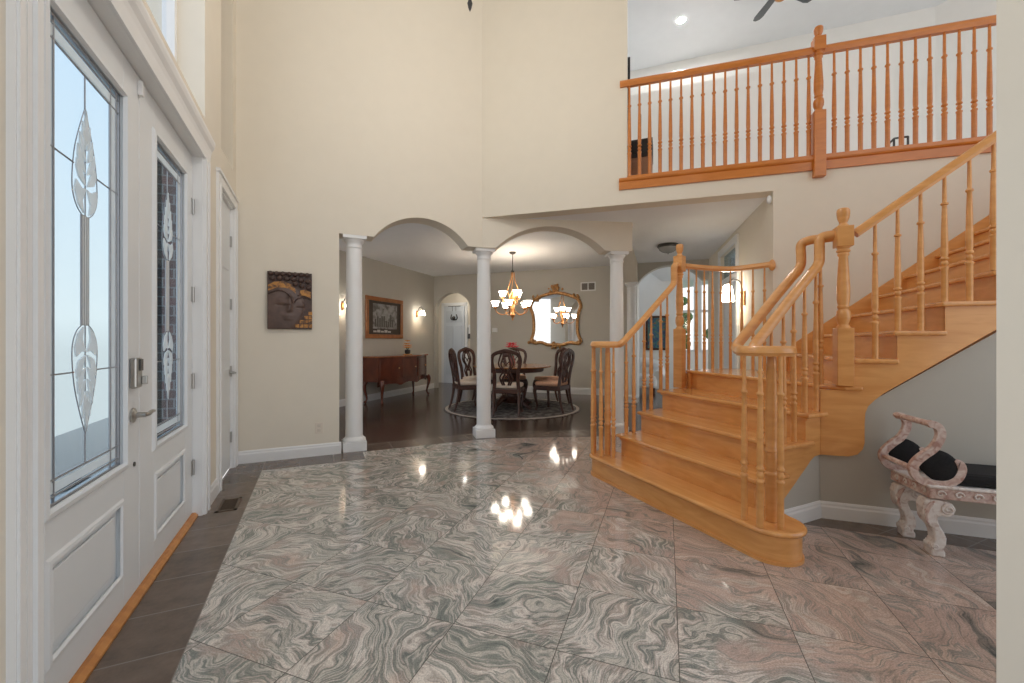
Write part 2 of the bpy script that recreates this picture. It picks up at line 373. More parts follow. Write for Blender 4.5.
# ================================================================== WALLS
# --- front wall with the double door, closet door and upper windows (face X = -.72)
XW = -.72; XO = -.93
D0, D1, DH = 1.61, 3.545, 2.475
K0, K1, KH = 4.07, 4.74, 2.47
W0, W1, WZ, WT = 1.55, 3.614, 2.78, 5.3
V0, V1, VZ = 4.17, 4.69, 2.80
mb = MB()
mb.box(XO,XW,-2.5,D0,0,WZ); mb.box(XO,XW,D1,K0,0,WZ); mb.box(XO,XW,K1,5.07,0,WZ)
mb.box(XO,XW,D0,D1,DH,WZ); mb.box(XO,XW,K0,K1,KH,WZ)
mb.box(XO,XW,-2.5,W0,WZ,WT); mb.box(XO,XW,W1,V0,WZ,WT); mb.box(XO,XW,V1,5.07,WZ,WT); mb.box(XO,XW,-2.5,5.07,WT,TOP)
mb.box(XO,XW,V0,V1,WZ,VZ); mb.box(XO-.27,XO-.23,V0-.05,V1+.05,VZ-.1,WT+.1); mb.box(XO-.23,XO,V0-.05,V0,VZ-.1,WT+.1); mb.box(XO-.23,XO,V1,V1+.05,VZ-.1,WT+.1); mb.box(XO-.23,XO,V0,V1,VZ-.05,VZ); mb.box(XO-.23,XO,V0,V1,WT,WT+.05)
struct('wall_left', mb, WALL, 'cream painted two-storey wall holding the white double front door')
# --- plaque wall + first arch (face Y = 4.86)
mb = MB()
ar = [(s+.72, z) for s, z in archpts(.572, 1.665, CAP, .275)]
poly = [(0,0),(.935,0),(.935,CAP)] + ar + [(2.57+.0,CAP),(2.57,TOP),(0,TOP)]
wallpoly(mb, (-.72,4.86), (1,0), (0,1), .25, poly)
struct('wall_back', mb, WALL, 'cream wall with a carved plaque and the first column archway')
# --- second arch from col 2 to col 3
a2 = (Vector((3.49,4.30))-A); L2 = a2.length; a2.normalize(); n2 = Vector((-a2.y,a2.x))
mb = MB(); poly = [(0,CAP)] + archpts(.17, L2-.17, CAP, .29) + [(L2+.19,CAP),(L2+.19,F2-.02),(0,F2-.02)]
wallpoly(mb, A, a2, n2, .25, poly)
struct('wall_arch', mb, WALL, 'cream arched header between the middle and third white columns')
# --- third arch header going back from col 3 to col 4, and stub beyond
c3 = Vector((3.56,4.42)); c4 = Vector((5.66,6.56)); d3 = (c4-c3).normalized(); n3 = Vector((d3.y,-d3.x)); L3 = (c4-c3).length
mb = MB(); wallpoly(mb, c3-n3*.12-d3*.05, d3, n3, .24, [(.0,CAP),(.3,CAP)]+archpts(.32,L3-.2,CAP,.36)+[(L3+.1,CAP),(L3+.1,F2-.02),(0,F2-.02)])
struct('wall_header', mb, WALL, 'cream arched header running back from the third column')
mb = MB(); q = c4+d3*.12; wallseg(mb, q-n3*.1, q-n3*.1+d3*.93, n3, .2, 0, 4.2)
struct('wall_stub', mb, WHITEW, 'pale wall beyond the small far column')
# --- arch wall at the far end of the hall (s = X+Y)
hd = Vector((.652,.758)); hn = Vector((.758,-.652))
S3 = 12.12
p3 = Vector((5.62,S3-5.62)); L = 1.40
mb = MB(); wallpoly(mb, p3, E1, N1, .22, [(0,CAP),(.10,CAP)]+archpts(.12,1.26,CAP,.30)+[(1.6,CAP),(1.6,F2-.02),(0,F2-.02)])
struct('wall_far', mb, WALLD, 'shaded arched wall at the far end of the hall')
# --- hall wall going back from the balcony corner
HD0, HD1, HDH = 1.50, 2.60, 2.56
mb = MB(); wallpoly(mb, B, hd, hn, .15, [(0,0),(HD0,0),(HD0,HDH),(HD1,HDH),(HD1,0),(3.75,0),(3.75,F2-.02),(0,F2-.02)])
struct('wall_hall', mb, WALL, 'cream hall wall behind the landing rail, with a doorway')
# --- balcony wall: full-height piece, slab edge and the stair wall
mb = MB()
def bpt(t): return A + bd*t
LB = (B-A).length; TW = (Vector((3.134,3.707))-A).length
wallpoly(mb, A, bd, bn, .2, [(0,SOF),(LB,SOF),(LB,0),(6.5,0),(6.5,F2),(TW,F2),(TW,TOP),(0,TOP)])
struct('wall_balcony', mb, WALL, 'angled cream wall carrying the upstairs balcony')
# --- walls under the stairs
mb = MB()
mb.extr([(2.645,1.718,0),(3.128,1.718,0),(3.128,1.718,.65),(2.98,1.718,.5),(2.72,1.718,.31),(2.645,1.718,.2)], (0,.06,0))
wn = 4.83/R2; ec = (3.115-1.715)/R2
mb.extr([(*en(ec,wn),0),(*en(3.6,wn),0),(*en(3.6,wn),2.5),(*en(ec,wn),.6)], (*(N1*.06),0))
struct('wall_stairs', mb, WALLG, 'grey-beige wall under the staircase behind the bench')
# --- dining room
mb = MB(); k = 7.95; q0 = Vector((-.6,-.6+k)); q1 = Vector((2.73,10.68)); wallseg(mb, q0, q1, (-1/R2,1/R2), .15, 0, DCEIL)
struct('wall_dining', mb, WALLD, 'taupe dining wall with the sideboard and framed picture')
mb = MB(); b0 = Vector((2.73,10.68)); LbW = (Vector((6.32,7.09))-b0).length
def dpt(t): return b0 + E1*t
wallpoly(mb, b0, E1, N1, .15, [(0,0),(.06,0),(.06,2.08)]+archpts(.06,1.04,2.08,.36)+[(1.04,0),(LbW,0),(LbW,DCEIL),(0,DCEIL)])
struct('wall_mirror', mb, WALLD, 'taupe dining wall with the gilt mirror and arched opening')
# little vestibule behind the dining arch
mb = MB()
v0 = dpt(-.75)+N1*1.35; wallseg(mb, v0, dpt(1.5)+N1*1.35, N1, .1, 0, 2.75)
wallseg(mb, dpt(-.7)+N1*.15, dpt(-.7)+N1*1.35, -E1, .1, 0, 2.75)
wallseg(mb, dpt(1.25)+N1*.15, dpt(1.25)+N1*1.35, E1, .1, 0, 2.75)
mb.prism([dpt(-.8)+N1*.16, dpt(1.35)+N1*.16, dpt(1.35)+N1*1.45, dpt(-.8)+N1*1.45], 2.75, 2.8)
struct('wall_vestibule', mb, WALL, 'cream walls of the small vestibule behind the dining arch')
# --- family room beyond the hall
S4 = 16.0
f0 = Vector((7.1,S4-7.1))
mb = MB()
WIN = [(1.62,1.97),(2.06,2.36),(2.9,3.7),(4.0,5.0)]      # windows along E1 from f0; last two unseen, added to let daylight in
WZ0, WZ1 = .95, 2.85
xs = [-2.2]+[v for w in WIN for v in w]+[6.0]
for i in range(0,len(xs),2): wallpoly(mb, f0, E1, N1, .15, [(xs[i],0),(xs[i+1],0),(xs[i+1],4.2),(xs[i],4.2)])
for w in WIN:
    wallpoly(mb, f0, E1, N1, .15, [(w[0],0),(w[1],0),(w[1],WZ0),(w[0],WZ0)]); wallpoly(mb, f0, E1, N1, .15, [(w[0],WZ1),(w[1],WZ1),(w[1],4.2),(w[0],4.2)])
struct('wall_family', mb, WHITEW, 'bright white far wall with a painting and tall windows')
# --- near wall end at the right edge of the view
mb = MB(); cr = Vector((1.845,.53)); wallseg(mb, cr, cr+E1*1.3, (.9613,.2756), .14, 0, TOP)
struct('wall_right', mb, WALL, 'cream wall end close by at the right edge')
# --- upstairs
mb = MB(); u0 = Vector((2.6,10.55-2.6)); wallseg(mb, u0, (7.75,2.80), N1, .12, F2, TOP)
wallseg(mb, (7.75,2.80), Vector((7.75,2.80))+Vector((.25,-3.2)), (1,.08), .12, F2, TOP)
struct('wall_upstairs', mb, WHITEW, 'white back wall of the upstairs loft')
mb = MB(); u1 = Vector((3.9,9.30-3.9)); wallseg(mb, u1, (6.54,2.76), N1, .12, F2, 4.92)
struct('wall_loft', mb, WHITEW, 'white part-height loft wall behind the balcony rail')
mb = MB(); mb.prism([A+bd*.0+bn*.2, A+bd*LB+bn*.2, B+bd*3+bn*.2, (9.5,3.5), (9.5,9.2), (5.9,6.6), (3.64,4.48)], SOF, F2)
struct('ceiling_hall', mb, CEIL, 'white hall ceiling under the balcony', 'ceiling')
mb = MB(); mb.prism([(-1.2,5.0),(2.0,5.0),(3.62,4.42),(6.0,6.8),(6.6,7.0),(3,11),(-1.2,9)], DCEIL, F2-.01)
struct('ceiling_dining', mb, CEIL, 'pale dining room ceiling', 'ceiling')
mb = MB(); mb.prism([(-.95,-2.5),(9,-2.5),(9,3.5),(2.5,10),(-.95,6)], TOP, TOP+.1)
struct('ceiling', mb, CEIL, 'white two-storey ceiling', 'ceiling')
mb = MB(); mb.prism([(4.3,9.2),(6.5,7.1),(5.9,6.3),(6.9,5.3),(12,9),(7,14)], 4.2, 4.3)
struct('ceiling_family', mb, CEIL, 'white ceiling of the far family room', 'ceiling')

# --- baseboards
baseboard('baseboard_back', (-.72,4.86), (.235,4.86), (0,-1), 'white baseboard below the carved plaque')
baseboard('baseboard_left', (-.72,3.66), (-.72,3.98), (1,0), 'short white baseboard between the front door and closet door')
baseboard('baseboard_stairs', en(ec,wn), en(3.6,wn), -N1, 'white baseboard behind the carved bench', .115)
baseboard('baseboard_under', (2.65,1.718), (3.115,1.718), (0,-1), 'white baseboard beside the bottom step', .115)
baseboard('baseboard_dining', q0, q1, (1/R2,-1/R2), 'white baseboard behind the sideboard', .13)
baseboard('baseboard_mirror', dpt(1.2), dpt(LbW), -N1, 'white baseboard below the gilt mirror', .15)

# ================================================================== COLUMNS
def column(x, y, rz, label, h=CAP, r=.091):
    t = thing('column', label, 'column', (x,y,0), rz, group='white dining room columns')
    mb = MB(); w = .122
    mb.rbox((0,0,.05),(w,w,.05),0); mb.lathe([(.122,.10),(.125,.112),(.118,.126),(.104,.135),(r+.002,.15)])
    part('base', mb, TRIM, t, local=True)
    mb = MB(); mb.lathe([(r,.14),(r,.9),(r*.97,1.4),(r*.90,h-.13)], n=32); part('shaft', mb, TRIM, t, local=True)
    mb = MB(); mb.lathe([(r*.90,h-.135),(r*.98,h-.125),(r*.98,h-.112),(r*.92,h-.105),(r*.92,h-.08),(r*1.05,h-.066),(r*1.22,h-.045),(r*1.22,h-.035)], n=32)
    mb.rbox((0,0,h-.0175),(w,w,.0175),0); part('capital', mb, TRIM, t, local=True)
    return t
column(.375,4.985,0,'white round column beside the wall with the carved plaque')
column(1.92,4.985,-.17,'middle white column, standing before the dining chairs')
column(3.565,4.42,-.35,'white column just behind the lower end of the staircase')
column(5.66,6.56,-PI/4,'small far column half hidden behind the staircase column')

# ================================================================== FRONT DOORS
XD = -.772; DT = .045
def leaf_outline(): return [(0,.5),(.22,.30),(.36,.06),(.40,-.16),(.26,-.34),(0,-.5),(-.26,-.34),(-.40,-.16),(-.36,.06),(-.22,.30)]
LEAD = paint('lead_caming', (.33,.34,.36), .35, .1, 0, 30, .7)
ETCH = glassy('etched_leaf_glass', (.9,.93,.95), .12, .3, 60, .5)
nt_ = ETCH.node_tree; o_ = nt_.nodes['Material Output']; prev = o_.inputs['Surface'].links[0].from_socket
df_ = N(nt_,'ShaderNodeBsdfDiffuse'); df_.inputs[0].default_value = (.86,.89,.88,1); mm_ = N(nt_,'ShaderNodeMixShader'); mm_.inputs[0].default_value = .5
nt_.links.new(prev, mm_.inputs[1]); nt_.links.new(df_.outputs[0], mm_.inputs[2]); nt_.links.new(mm_.outputs[0], o_.inputs['Surface'])
GLASS = glassy('door_glass', (.72,.79,.82), .05, .15, 14, .02)
def front_door(name, y0, y1, g0, g1, hinge, label):
    t = thing(name, label, 'door', (XD,(y0+y1)/2,0), 0, kind='structure')
    gz0, gz1 = .66, 2.28; z0, z1 = .03, 2.465
    mb = MB(); x0, x1 = XD-DT, XD
    # stiles, rails and a lower field with a sunk panel
    p0, p1, pz0, pz1 = g0+.015, g1-.015, .17, .50
    mb.box(x0,x1,y0,g0,z0,z1); mb.box(x0,x1,g1,y1,z0,z1); mb.box(x0,x1,g0,g1,gz1,z1); mb.box(x0,x1,g0,g1,pz1,gz0); mb.box(x0,x1,g0,g1,z0,pz0)
    mb.box(x0,x1,g0,p0,pz0,pz1); mb.box(x0,x1,p1,g1,pz0,pz1); mb.box(x0,x1-.018,p0,p1,pz0,pz1)
    part('door_leaf', mb, DOORW, t, bev=.003)
    def ring(a0,a1,b0,b1,w,pr,xf):
        m = MB(); prof = [(0,0),(w,0),(w*.75,pr),(w*.3,pr*.8)]
        # mitred moulding frame
        for i in range(4):
            c = [(a0,b0),(a1,b0),(a1,b1),(a0,b1)]
            i2 = (i+1)%4; ins = [(w,w),(-w,w),(-w,-w),(w,-w)]
            (ya,za),(yb,zb) = c[i],c[i2]; ia, ib = ins[i], ins[i2]
            vs = []
            for k,(d,p) in enumerate(prof):
                vs.append((xf+p, ya+ia[0]*d/w, za+ia[1]*d/w)); vs.append((xf+p, yb+ib[0]*d/w, zb+ib[1]*d/w))
            fs = [(0,1,3,2),(2,3,5,4),(4,5,7,6),(6,7,1,0)]
            fs = [(2*k,2*k+1,2*((k+1)%4)+1,2*((k+1)%4)) for k in range(4)]
            m.add(vs, fs)
        return m
    part('glass_moulding', ring(g0-.03,g1+.03,gz0-.03,gz1+.03,.036,.014,XD), DOORW, t)
    part('panel_moulding', ring(p0-.012,p1+.012,pz0-.012,pz1+.012,.03,.008,XD-.0), DOORW, t)
    m2 = MB(); m2.extr([(XD-.018,p0+.045,pz0+.045),(XD-.018,p1-.045,pz0+.045),(XD-.018,p1-.045,pz1-.045),(XD-.018,p0+.045,pz1-.045)], (.011,0,0))
    part('raised_panel', m2, DOORW, t, bev=.008)
    m = MB(); m.box(XD-.026,XD-.020,g0,g1,gz0,gz1); gl = part('glass_panel', m, GLASS, t)
    # lead caming: outer grid, double border, centre stems
    m = MB(); xf = XD-.017; r = .0042
    def bar(ya,za,yb,zb,rr=r): m.tube([(xf,ya,za),(xf,yb,zb)], rr, 6)
    w = g1-g0; yc = (g0+g1)/2
    for o in (.03,.085):
        for yy in (g0+o, g1-o): bar(yy,gz0,yy,gz1)
        for zz in (gz0+o, gz1-o): bar(g0,zz,g1,zz)
    for yy in (g0+.004,g1-.004): bar(yy,gz0,yy,gz1,.006)
    for zz in (gz0+.004,gz1-.004): bar(g0,zz,g1,zz,.006)
    zl, zu = gz0+.43, gz1-.44
    for o in (-.026,-.009,.009,.026): bar(yc+o,zl+.17,yc+o,zu-.17,.0032)
    bar(yc,gz0+.085,yc,zl-.23,.0025); bar(yc,zu+.23,yc,gz1-.085,.0025)
    for zz in (zl,zu): bar(g0,zz,yc-.08,zz,.003); bar(yc+.08,zz,g1,zz,.003)
    part('lead_caming', m, LEAD, gl)
    m = MB(); xe = XD-.0195
    for a,b,c_,d in ((g0+.04,g0+.075,gz0+.04,gz1-.04),(g1-.075,g1-.04,gz0+.04,gz1-.04),(g0+.075,g1-.075,gz0+.04,gz0+.075),(g0+.075,g1-.075,gz1-.075,gz1-.04)): m.box(xe,xe+.004,a,b,c_,d)
    part('bevelled_border', m, ETCH, gl)
    for o in (-.0175,0,.0175):
        m = MB(); m.box(xe,xe+.005,yc+o-.006,yc+o+.006,zl+.17,zu-.17); part('bevelled_strip', m, ETCH, gl)
    # bevelled leaf ornaments: a pointed leaf of separate blades over a heart-shaped base
    for zc, sg in ((zl,-1),(zu,1)):
        def q_(x, z): return (xf+.001, yc+x, zc+sg*z)
        m = MB()
        for s in (-1,1):
            for k in range(4):
                z0 = -.06+.045*k; w_ = (.075,.066,.050,.030)[k]; z1 = z0+(.085,.095,.10,.10)[k]
                pts = [(s*.006,z0),(s*w_*.75,z0+.018),(s*w_,z0+.052),(s*w_*.92,z1),(s*w_*.45,z0+.055)]
                m.extr([q_(x,z) for x,z in pts], (.006,0,0))
        m.extr([q_(x,z) for x,z in ((0,.09),(.018,.13),(.012,.18),(0,.225),(-.012,.18),(-.018,.13))], (.006,0,0))
        part('leaf_blades', m, ETCH, gl, bev=.0015)
        m = MB()
        for s in (-1,1):
            m.extr([q_(x,z) for x,z in ((s*.004,-.07),(s*.035,-.075),(s*.075,-.055),(s*.085,-.09),(s*.060,-.14),(s*.02,-.165),(s*.03,-.12))], (.006,0,0))
        part('leaf_base', m, ETCH, gl, bev=.0015)
        m = MB()
        for s in (-1,1):
            m.tube(spline([q_(s*x,z) for x,z in ((.0,.235),(.04,.15),(.075,.06),(.092,-.03),(.09,-.10),(.06,-.15),(.015,-.175))],4), .0019, 6)
        m.tube([q_(0,-.17),q_(0,.22)], .0022, 6)
        part('leaf_outline', m, LEAD, gl)
    # hinges on the outer stile
    for hz_ in (.34,.93,1.52,2.12):
        m = MB(); m.box(XD-.001,XD+.004,hinge-.032,hinge+.006,hz_-.05,hz_+.05); m.lathe([(.007,hz_-.052),(.007,hz_+.052)],(XD+.006,hinge+.004,0),8)
        part('hinge', m, NICK, t)
    return t
dl = front_door('door_1', 1.625, 2.573, 1.805, 2.395, 1.63, 'white front door leaf with keypad lock and pale leaded glass')
drr = front_door('door_2', 2.578, 3.52, 2.775, 3.335, 3.515, 'white front door leaf beside the wall, its leaded glass dark')
# hardware on the first leaf
yl = 2.49
mb = MB(); mb.box(XD,XD+.028,yl-.036,yl+.036,.985,1.125); kp = part('keypad_lock', mb, NICK, dl, bev=.008)
mb = MB(); mb.box(XD+.028,XD+.032,yl-.006,yl+.03,1.065,1.118); part('lock_cover', mb, SCREEN, kp)
mb = MB(); mb.box(XD+.028,XD+.05,yl+.018,yl+.03,1.0,1.04); part('thumb_turn', mb, NICK, kp, bev=.004)
mb = MB(); mb.lathe([(.034,0),(.034,.008),(.02,.014),(.013,.018),(.012,.05)],(0,0,0),16); 
mh = MB(); mh.add([(XD+v.z, yl+v.x, .86+v.y) for v in mb.v], mb.f, True)
mh.tube(spline([(XD+.046,yl,.86),(XD+.055,yl+.02,.861),(XD+.055,yl+.06,.867),(XD+.05,yl+.105,.863)],4), [.010]*4+[.0095]*4+[.0085]*4+[.007], 8)
part('door_handle', mh, NICK, dl)
mb = MB(); mb.lathe([(.011,0),(.011,.004)],(0,0,0),12); mh = MB(); mh.add([(XD+v.z, yl+.02+v.x, .63+v.y) for v in mb.v], mb.f); part('bolt', mh, DKMET, dl)
mb = MB(); mb.box(XD+.0,XD+.02,2.55,2.575,2.37,2.44); solo('door_sensor', mb, TRIM, 'small white sensor block at the top between the front doors', 'sensor', (XD,2.56,2.37), bev=.003)
mb = MB(); mb.box(XD-.043,XD-.022,2.5731,2.5779,.03,2.46); part('gap_blocker', mb, BLACK, dl)  # added black strip: darkens the leaf gap and keeps sky from showing through
# frame: jambs, casing, crown, threshold
mb = MB()
mb.box(XO,XW+.004,D0-.01,1.622,0,DH); mb.box(-.82,XW+.004,3.524,D1+.01,0,DH); mb.box(XO,XW+.004,D0,D1,2.468,DH+.01)
struct('trim_1', mb, TRIM, 'white jambs of the double front door', 'door frame')
def casing(y0, y1, z0, z1, prof_dir):                      # fluted casing board on the front wall
    m = MB(); 
    m.box(XW,XW+.018,y0,y1,z0,z1); w = y1-y0
    m.box(XW+.018,XW+.024,y0+w*.06,y0+w*.30,z0,z1); m.box(XW+.018,XW+.028,y0+w*.70,y0+w*.96,z0,z1); m.box(XW+.018,XW+.021,y0+w*.42,y0+w*.58,z0,z1)
    return m
struct('trim_2', casing(1.515,1.618,0,DH,1), TRIM, 'fluted white casing at the left side of the front door', 'trim')
mb = casing(3.535,3.645,0,DH,1); struct('trim_3', mb, TRIM, 'white casing between the front door and the closet door', 'trim')
mb = MB(); prof = [(0,DH-.005),(.022,DH-.005),(.028,DH+.06),(.034,DH+.085),(.048,DH+.11),(.054,DH+.135),(.054,DH+.155),(0,DH+.155)]
mb.extr([(XW+a,1.44,z) for a,z in prof], (0,3.655-1.44,0)); struct('trim_4', mb, TRIM, 'white crown moulding over the double front door', 'trim')
mb = MB(); mb.extr([(XD-.05,1.62,0),(XD+.032,1.62,0),(XD+.032,1.62,.012),(XD+.015,1.62,.028),(XD-.05,1.62,.03)], (0,1.905,0))
THR = wood('threshold_oak', (.42,.16,.035), (.56,.24,.06), .4, (4,20,4), .2)
struct('trim_5', mb, THR, 'orange oak threshold under the front doors', 'threshold')
# closet door
t = thing('door_3', 'narrow white closet door in the corner by the plaque wall', 'door', (-.75,4.4,0), kind='structure')
mb = MB(); mb.box(-.79,-.745,K0+.02,K1-.02,.02,KH-.02); part('door_leaf', mb, DOORW, t)
for z0, z1 in ((.25,.95),(1.05,1.75),(1.85,2.35)):
    mb = MB(); mb.box(-.747,-.738,K0+.12,K1-.12,z0,z1); part('raised_panel', mb, DOORW, t, bev=.006)
for z in (.30,.92,1.55,2.14):
    mb = MB(); mb.box(-.746,-.728,K1-.04,K1-.022,z-.05,z+.05); part('hinge', mb, NICK, t)
mb = MB(); mb.lathe([(.03,0),(.03,.008),(.012,.012),(.012,.045)],(0,0,0),14); mh = MB(); mh.add([(-.745+v.z, K1-.09+v.x, .91+v.y) for v in mb.v], mb.f, True)
mh.tube([(-.70,K1-.09,.91),(-.69,K1-.10,.91),(-.69,K1-.2,.91)], .009, 8); part('door_handle', mh, NICK, t)
mb = MB(); 
for y0, y1 in ((3.975,4.075),(4.735,4.83)): mb.box(XW,XW+.018,y0,y1,0,KH); mb.box(XW+.018,XW+.025,y0+.055,y1-.008,0,KH)
mb.box(XW,XW+.02,3.975,4.83,KH,KH+.09); mb.box(XW,XW+.03,3.965,4.84,KH+.075,KH+.1)
mb.box(XO,XW+.002,K0-.005,K0+.02,0,KH); mb.box(XO,XW+.002,K1-.02,K1+.005,0,KH); mb.box(XO,XW+.002,K0,K1,KH-.02,KH+.005)
struct('trim_6', mb, TRIM, 'white casing of the closet door in the corner', 'trim')
# upper windows
WGL = glassy('window_glass', (.96,.98,1), .08, 0)
def upper_window(name, y0, y1, z0, z1, label):
    t = thing(name, label, 'window', (XO,(y0+y1)/2,z0), kind='structure')
    mb = MB(); f = .05; x0, x1 = XO-.02, XO+.05
    for a,b,c,d in ((y0,y0+f,z0,z1),(y1-f,y1,z0,z1),(y0,y1,z0,z0+f),(y0,y1,z1-f,z1)): mb.box(x0,x1,a,b,c,d)
    part('window_frame', mb, TRIM, t); mb = MB(); mb.box(XO+.0,XO+.006,y0+f,y1-f,z0+f,z1-f); part('glass_pane', mb, WGL, t); return t
upper_window('window_1', W0, W1, WZ, WT, 'tall upper window above the double front door')
# exterior pier
mb = MB(); mb.box(-1.10,-.824,3.53,3.542,-.2,2.6); mb.box(-1.10,-.94,3.53,4.3,-.2,2.6); struct('wall_pier', mb, bricks(), 'dark red brick pier outside, seen through the leaded glass', 'pier')

# ================================================================== STAIRCASE
RS = .181
TL = [(2.235,3.11),(2.463,3.07),(2.736,3.10),(3.04,3.16),(3.43,3.20)]     # nosing line, far ends
TR = [(2.176,1.52),(2.40,1.665),(2.645,1.665),(2.905,1.665),(3.145,1.672)]   # nosing line, near ends
st = thing('staircase', 'honey maple staircase with a curved bottom step, turning at the landing', 'staircase', (2.2,2.3,0))
cR = Vector((2.343,1.541)); cL = Vector((2.375,3.085))
def curtail(g):
    r = .165-g; pts = []
    for i in range(15): a = PI + PI*i/14*1.0; pts.append((cR.x+r*math.cos(a), cR.y+r*math.sin(a)))
    pts += [(2.535-g,1.61),(2.57,1.66),(2.61,1.69),(2.62,3.14)]
    r2_ = .155-g
    for i in range(15): a = 0 + PI*i/14; pts.append((cL.x+r2_*math.cos(a), cL.y+r2_*math.sin(a)))
    return pts
mb = MB(); mb.prism(curtail(.022), 0, RS-.03, True); part('riser', mb, OAK, st)
mb = MB(); mb.prism(curtail(.012), 0, .018, True); part('shoe_moulding', mb, OAK, st)
mb = MB(); mb.prism(curtail(0), RS-.03, RS, True); part('tread', mb, OAKT, st, bev=.011)
for i in range(1,4):
    z = RS*(i+1); l, r = Vector(TL[i]), Vector(TR[i]); l2, rr2 = Vector(TL[i+1]), Vector(TR[i+1])
    dl_ = Vector((.07,0))
    mb = MB(); mb.prism([l, r, rr2+dl_, l2+dl_], z-.03, z); part('tread', mb, OAKT, st, bev=.011)
    mb = MB(); o = Vector((.026,0)); mb.prism([l+o+Vector((0,-.05)), r+o+Vector((0,.04)), r+o+Vector((.02,.04)), l+o+Vector((.02,-.05))], z-RS, z-.03); part('riser', mb, OAK, st)
    mb = MB(); mb.prism([l+o+Vector((-.012,-.04)), r+o+Vector((-.012,.02)), r+o+Vector((0,.02)), l+o+Vector((0,-.04))], z-.045, z-.03); part('cove_moulding', mb, OAK, st)
# landing
z = RS*5; no = 4.76/R2; e6 = 1.1356
l, r = Vector(TL[4]), Vector(TR[4])
l = l+Vector((.045,0))
mb = MB(); mb.prism([l, r, en(e6-.02,no), en(e6+.08,no), en(e6+.08,nwall(e6+.08)-.01), B-bn*.012-bd*.012, (4.20,2.90),(4.10,3.19),(3.76,3.24)], z-.03, z); part('landing', mb, OAKT, st, bev=.011)
mb = MB(); o = Vector((.026,0)); mb.prism([l+o+Vector((0,-.04)), r+o+Vector((0,.04)), r+o+Vector((.02,.04)), l+o+Vector((.02,-.04))], z-RS, z-.03); part('riser', mb, OAK, st)
mb = MB(); pts = [l, Vector((3.76,3.22)), Vector((4.08,3.17)), Vector((4.18,2.94))]
for a,b in zip(pts,pts[1:]): mb.prism([a,b,b+Vector((-.01,-.03)),a+Vector((-.01,-.03))], 0, z-.03)
part('landing_fascia', mb, OAK, st)
# upper flight
RUN = .238
for i in range(6,18):
    e = e6+RUN*(i-6); z = RS*i; e2 = e+RUN+.03
    if i < 17:
        pl0 = [en(e,no)] if i > 6 else [en(e,3.446), en(1.166,3.446), en(1.166,no)]
        mb = MB(); mb.prism(pl0+[en(e2,no), en(e2,nwall(e2)-.008), en(e,nwall(e)-.008)], z-.03, z); part('tread', mb, OAKT, st, bev=.010)
    mb = MB(); mb.prism([en(e+.026,no+.03), en(e+.046,no+.03), en(e+.046,nwall(e)-.01), en(e+.026,nwall(e)-.01)], z-RS, z-.03); part('riser', mb, OAK, st)
# outer stringers
nf = 4.793/R2
poly = []
e = .985
top = [(.985,RS*5-.03),(e6+.026,RS*5-.03)]
for i in range(6,18):
    e = e6+RUN*(i-6)+.026; top += [(e,RS*i-.03),(e+RUN,RS*i-.03)]
bot = [(e6+RUN*12,1.269+.749*(e6+RUN*12-1.871))] + [(1.871,1.269),(1.33,.864)] + [(1.285,.82),(1.247,.775),(1.232,.73),(1.228,.66),(1.228,.53),(1.218,.49),(1.19,.453),(1.14,.436),(1.06,.434),(.985,.434)]
mb = MB(); mb.extr([(*en(a,nf),z) for a,z in top+bot], (*(N1*.022),0)); part('stringer', mb, OAK, st)
yf = 1.702
topl = [(2.46,.0),(2.46,RS*2-.03)]
for i in range(2,4): x0 = TR[i][0]+.026; topl += [(x0,RS*i-.03),(x0,RS*(i+1)-.03)]
topl += [(3.108,RS*4-.03)]
botl = [(3.108,.436),(3.03,.428),(2.985,.405),(2.95,.375),(2.71,.195),(2.62,0)]
mb = MB(); mb.extr([(x,yf,z) for x,z in topl+botl], (0,.011,0)); part('stringer', mb, OAK, st)
mb = MB()
tl = [(2.52,0),(2.52,RS*2-.03)]
for i in range(2,5): x0 = TL[i][0]+.03; tl += [(x0,RS*i-.03),(x0,RS*(i+1)-.03)]
tl += [(3.5,RS*5-.03),(3.5,0)]
mb.extr([(x,3.04+.12*(x-2.5),z) for x,z in tl], (0,-.03,0)); part('stringer', mb, OAK, st)
# wall skirt
mb = MB(); pts = []
sk = lambda e: RS*6+.045+RS/RUN*(e-e6)
pts = [(1.05,RS*5),(1.05,RS*5+.14),(1.22,sk(1.22)),(4.0,sk(4.0)),(4.0,sk(4.0)-.5),(1.5,RS*5)]
mb.extr([(*en(a,nwall(a)-.002),z) for a,z in pts], (*(-N1*.018),0)); part('skirt_board', mb, OAK, st)

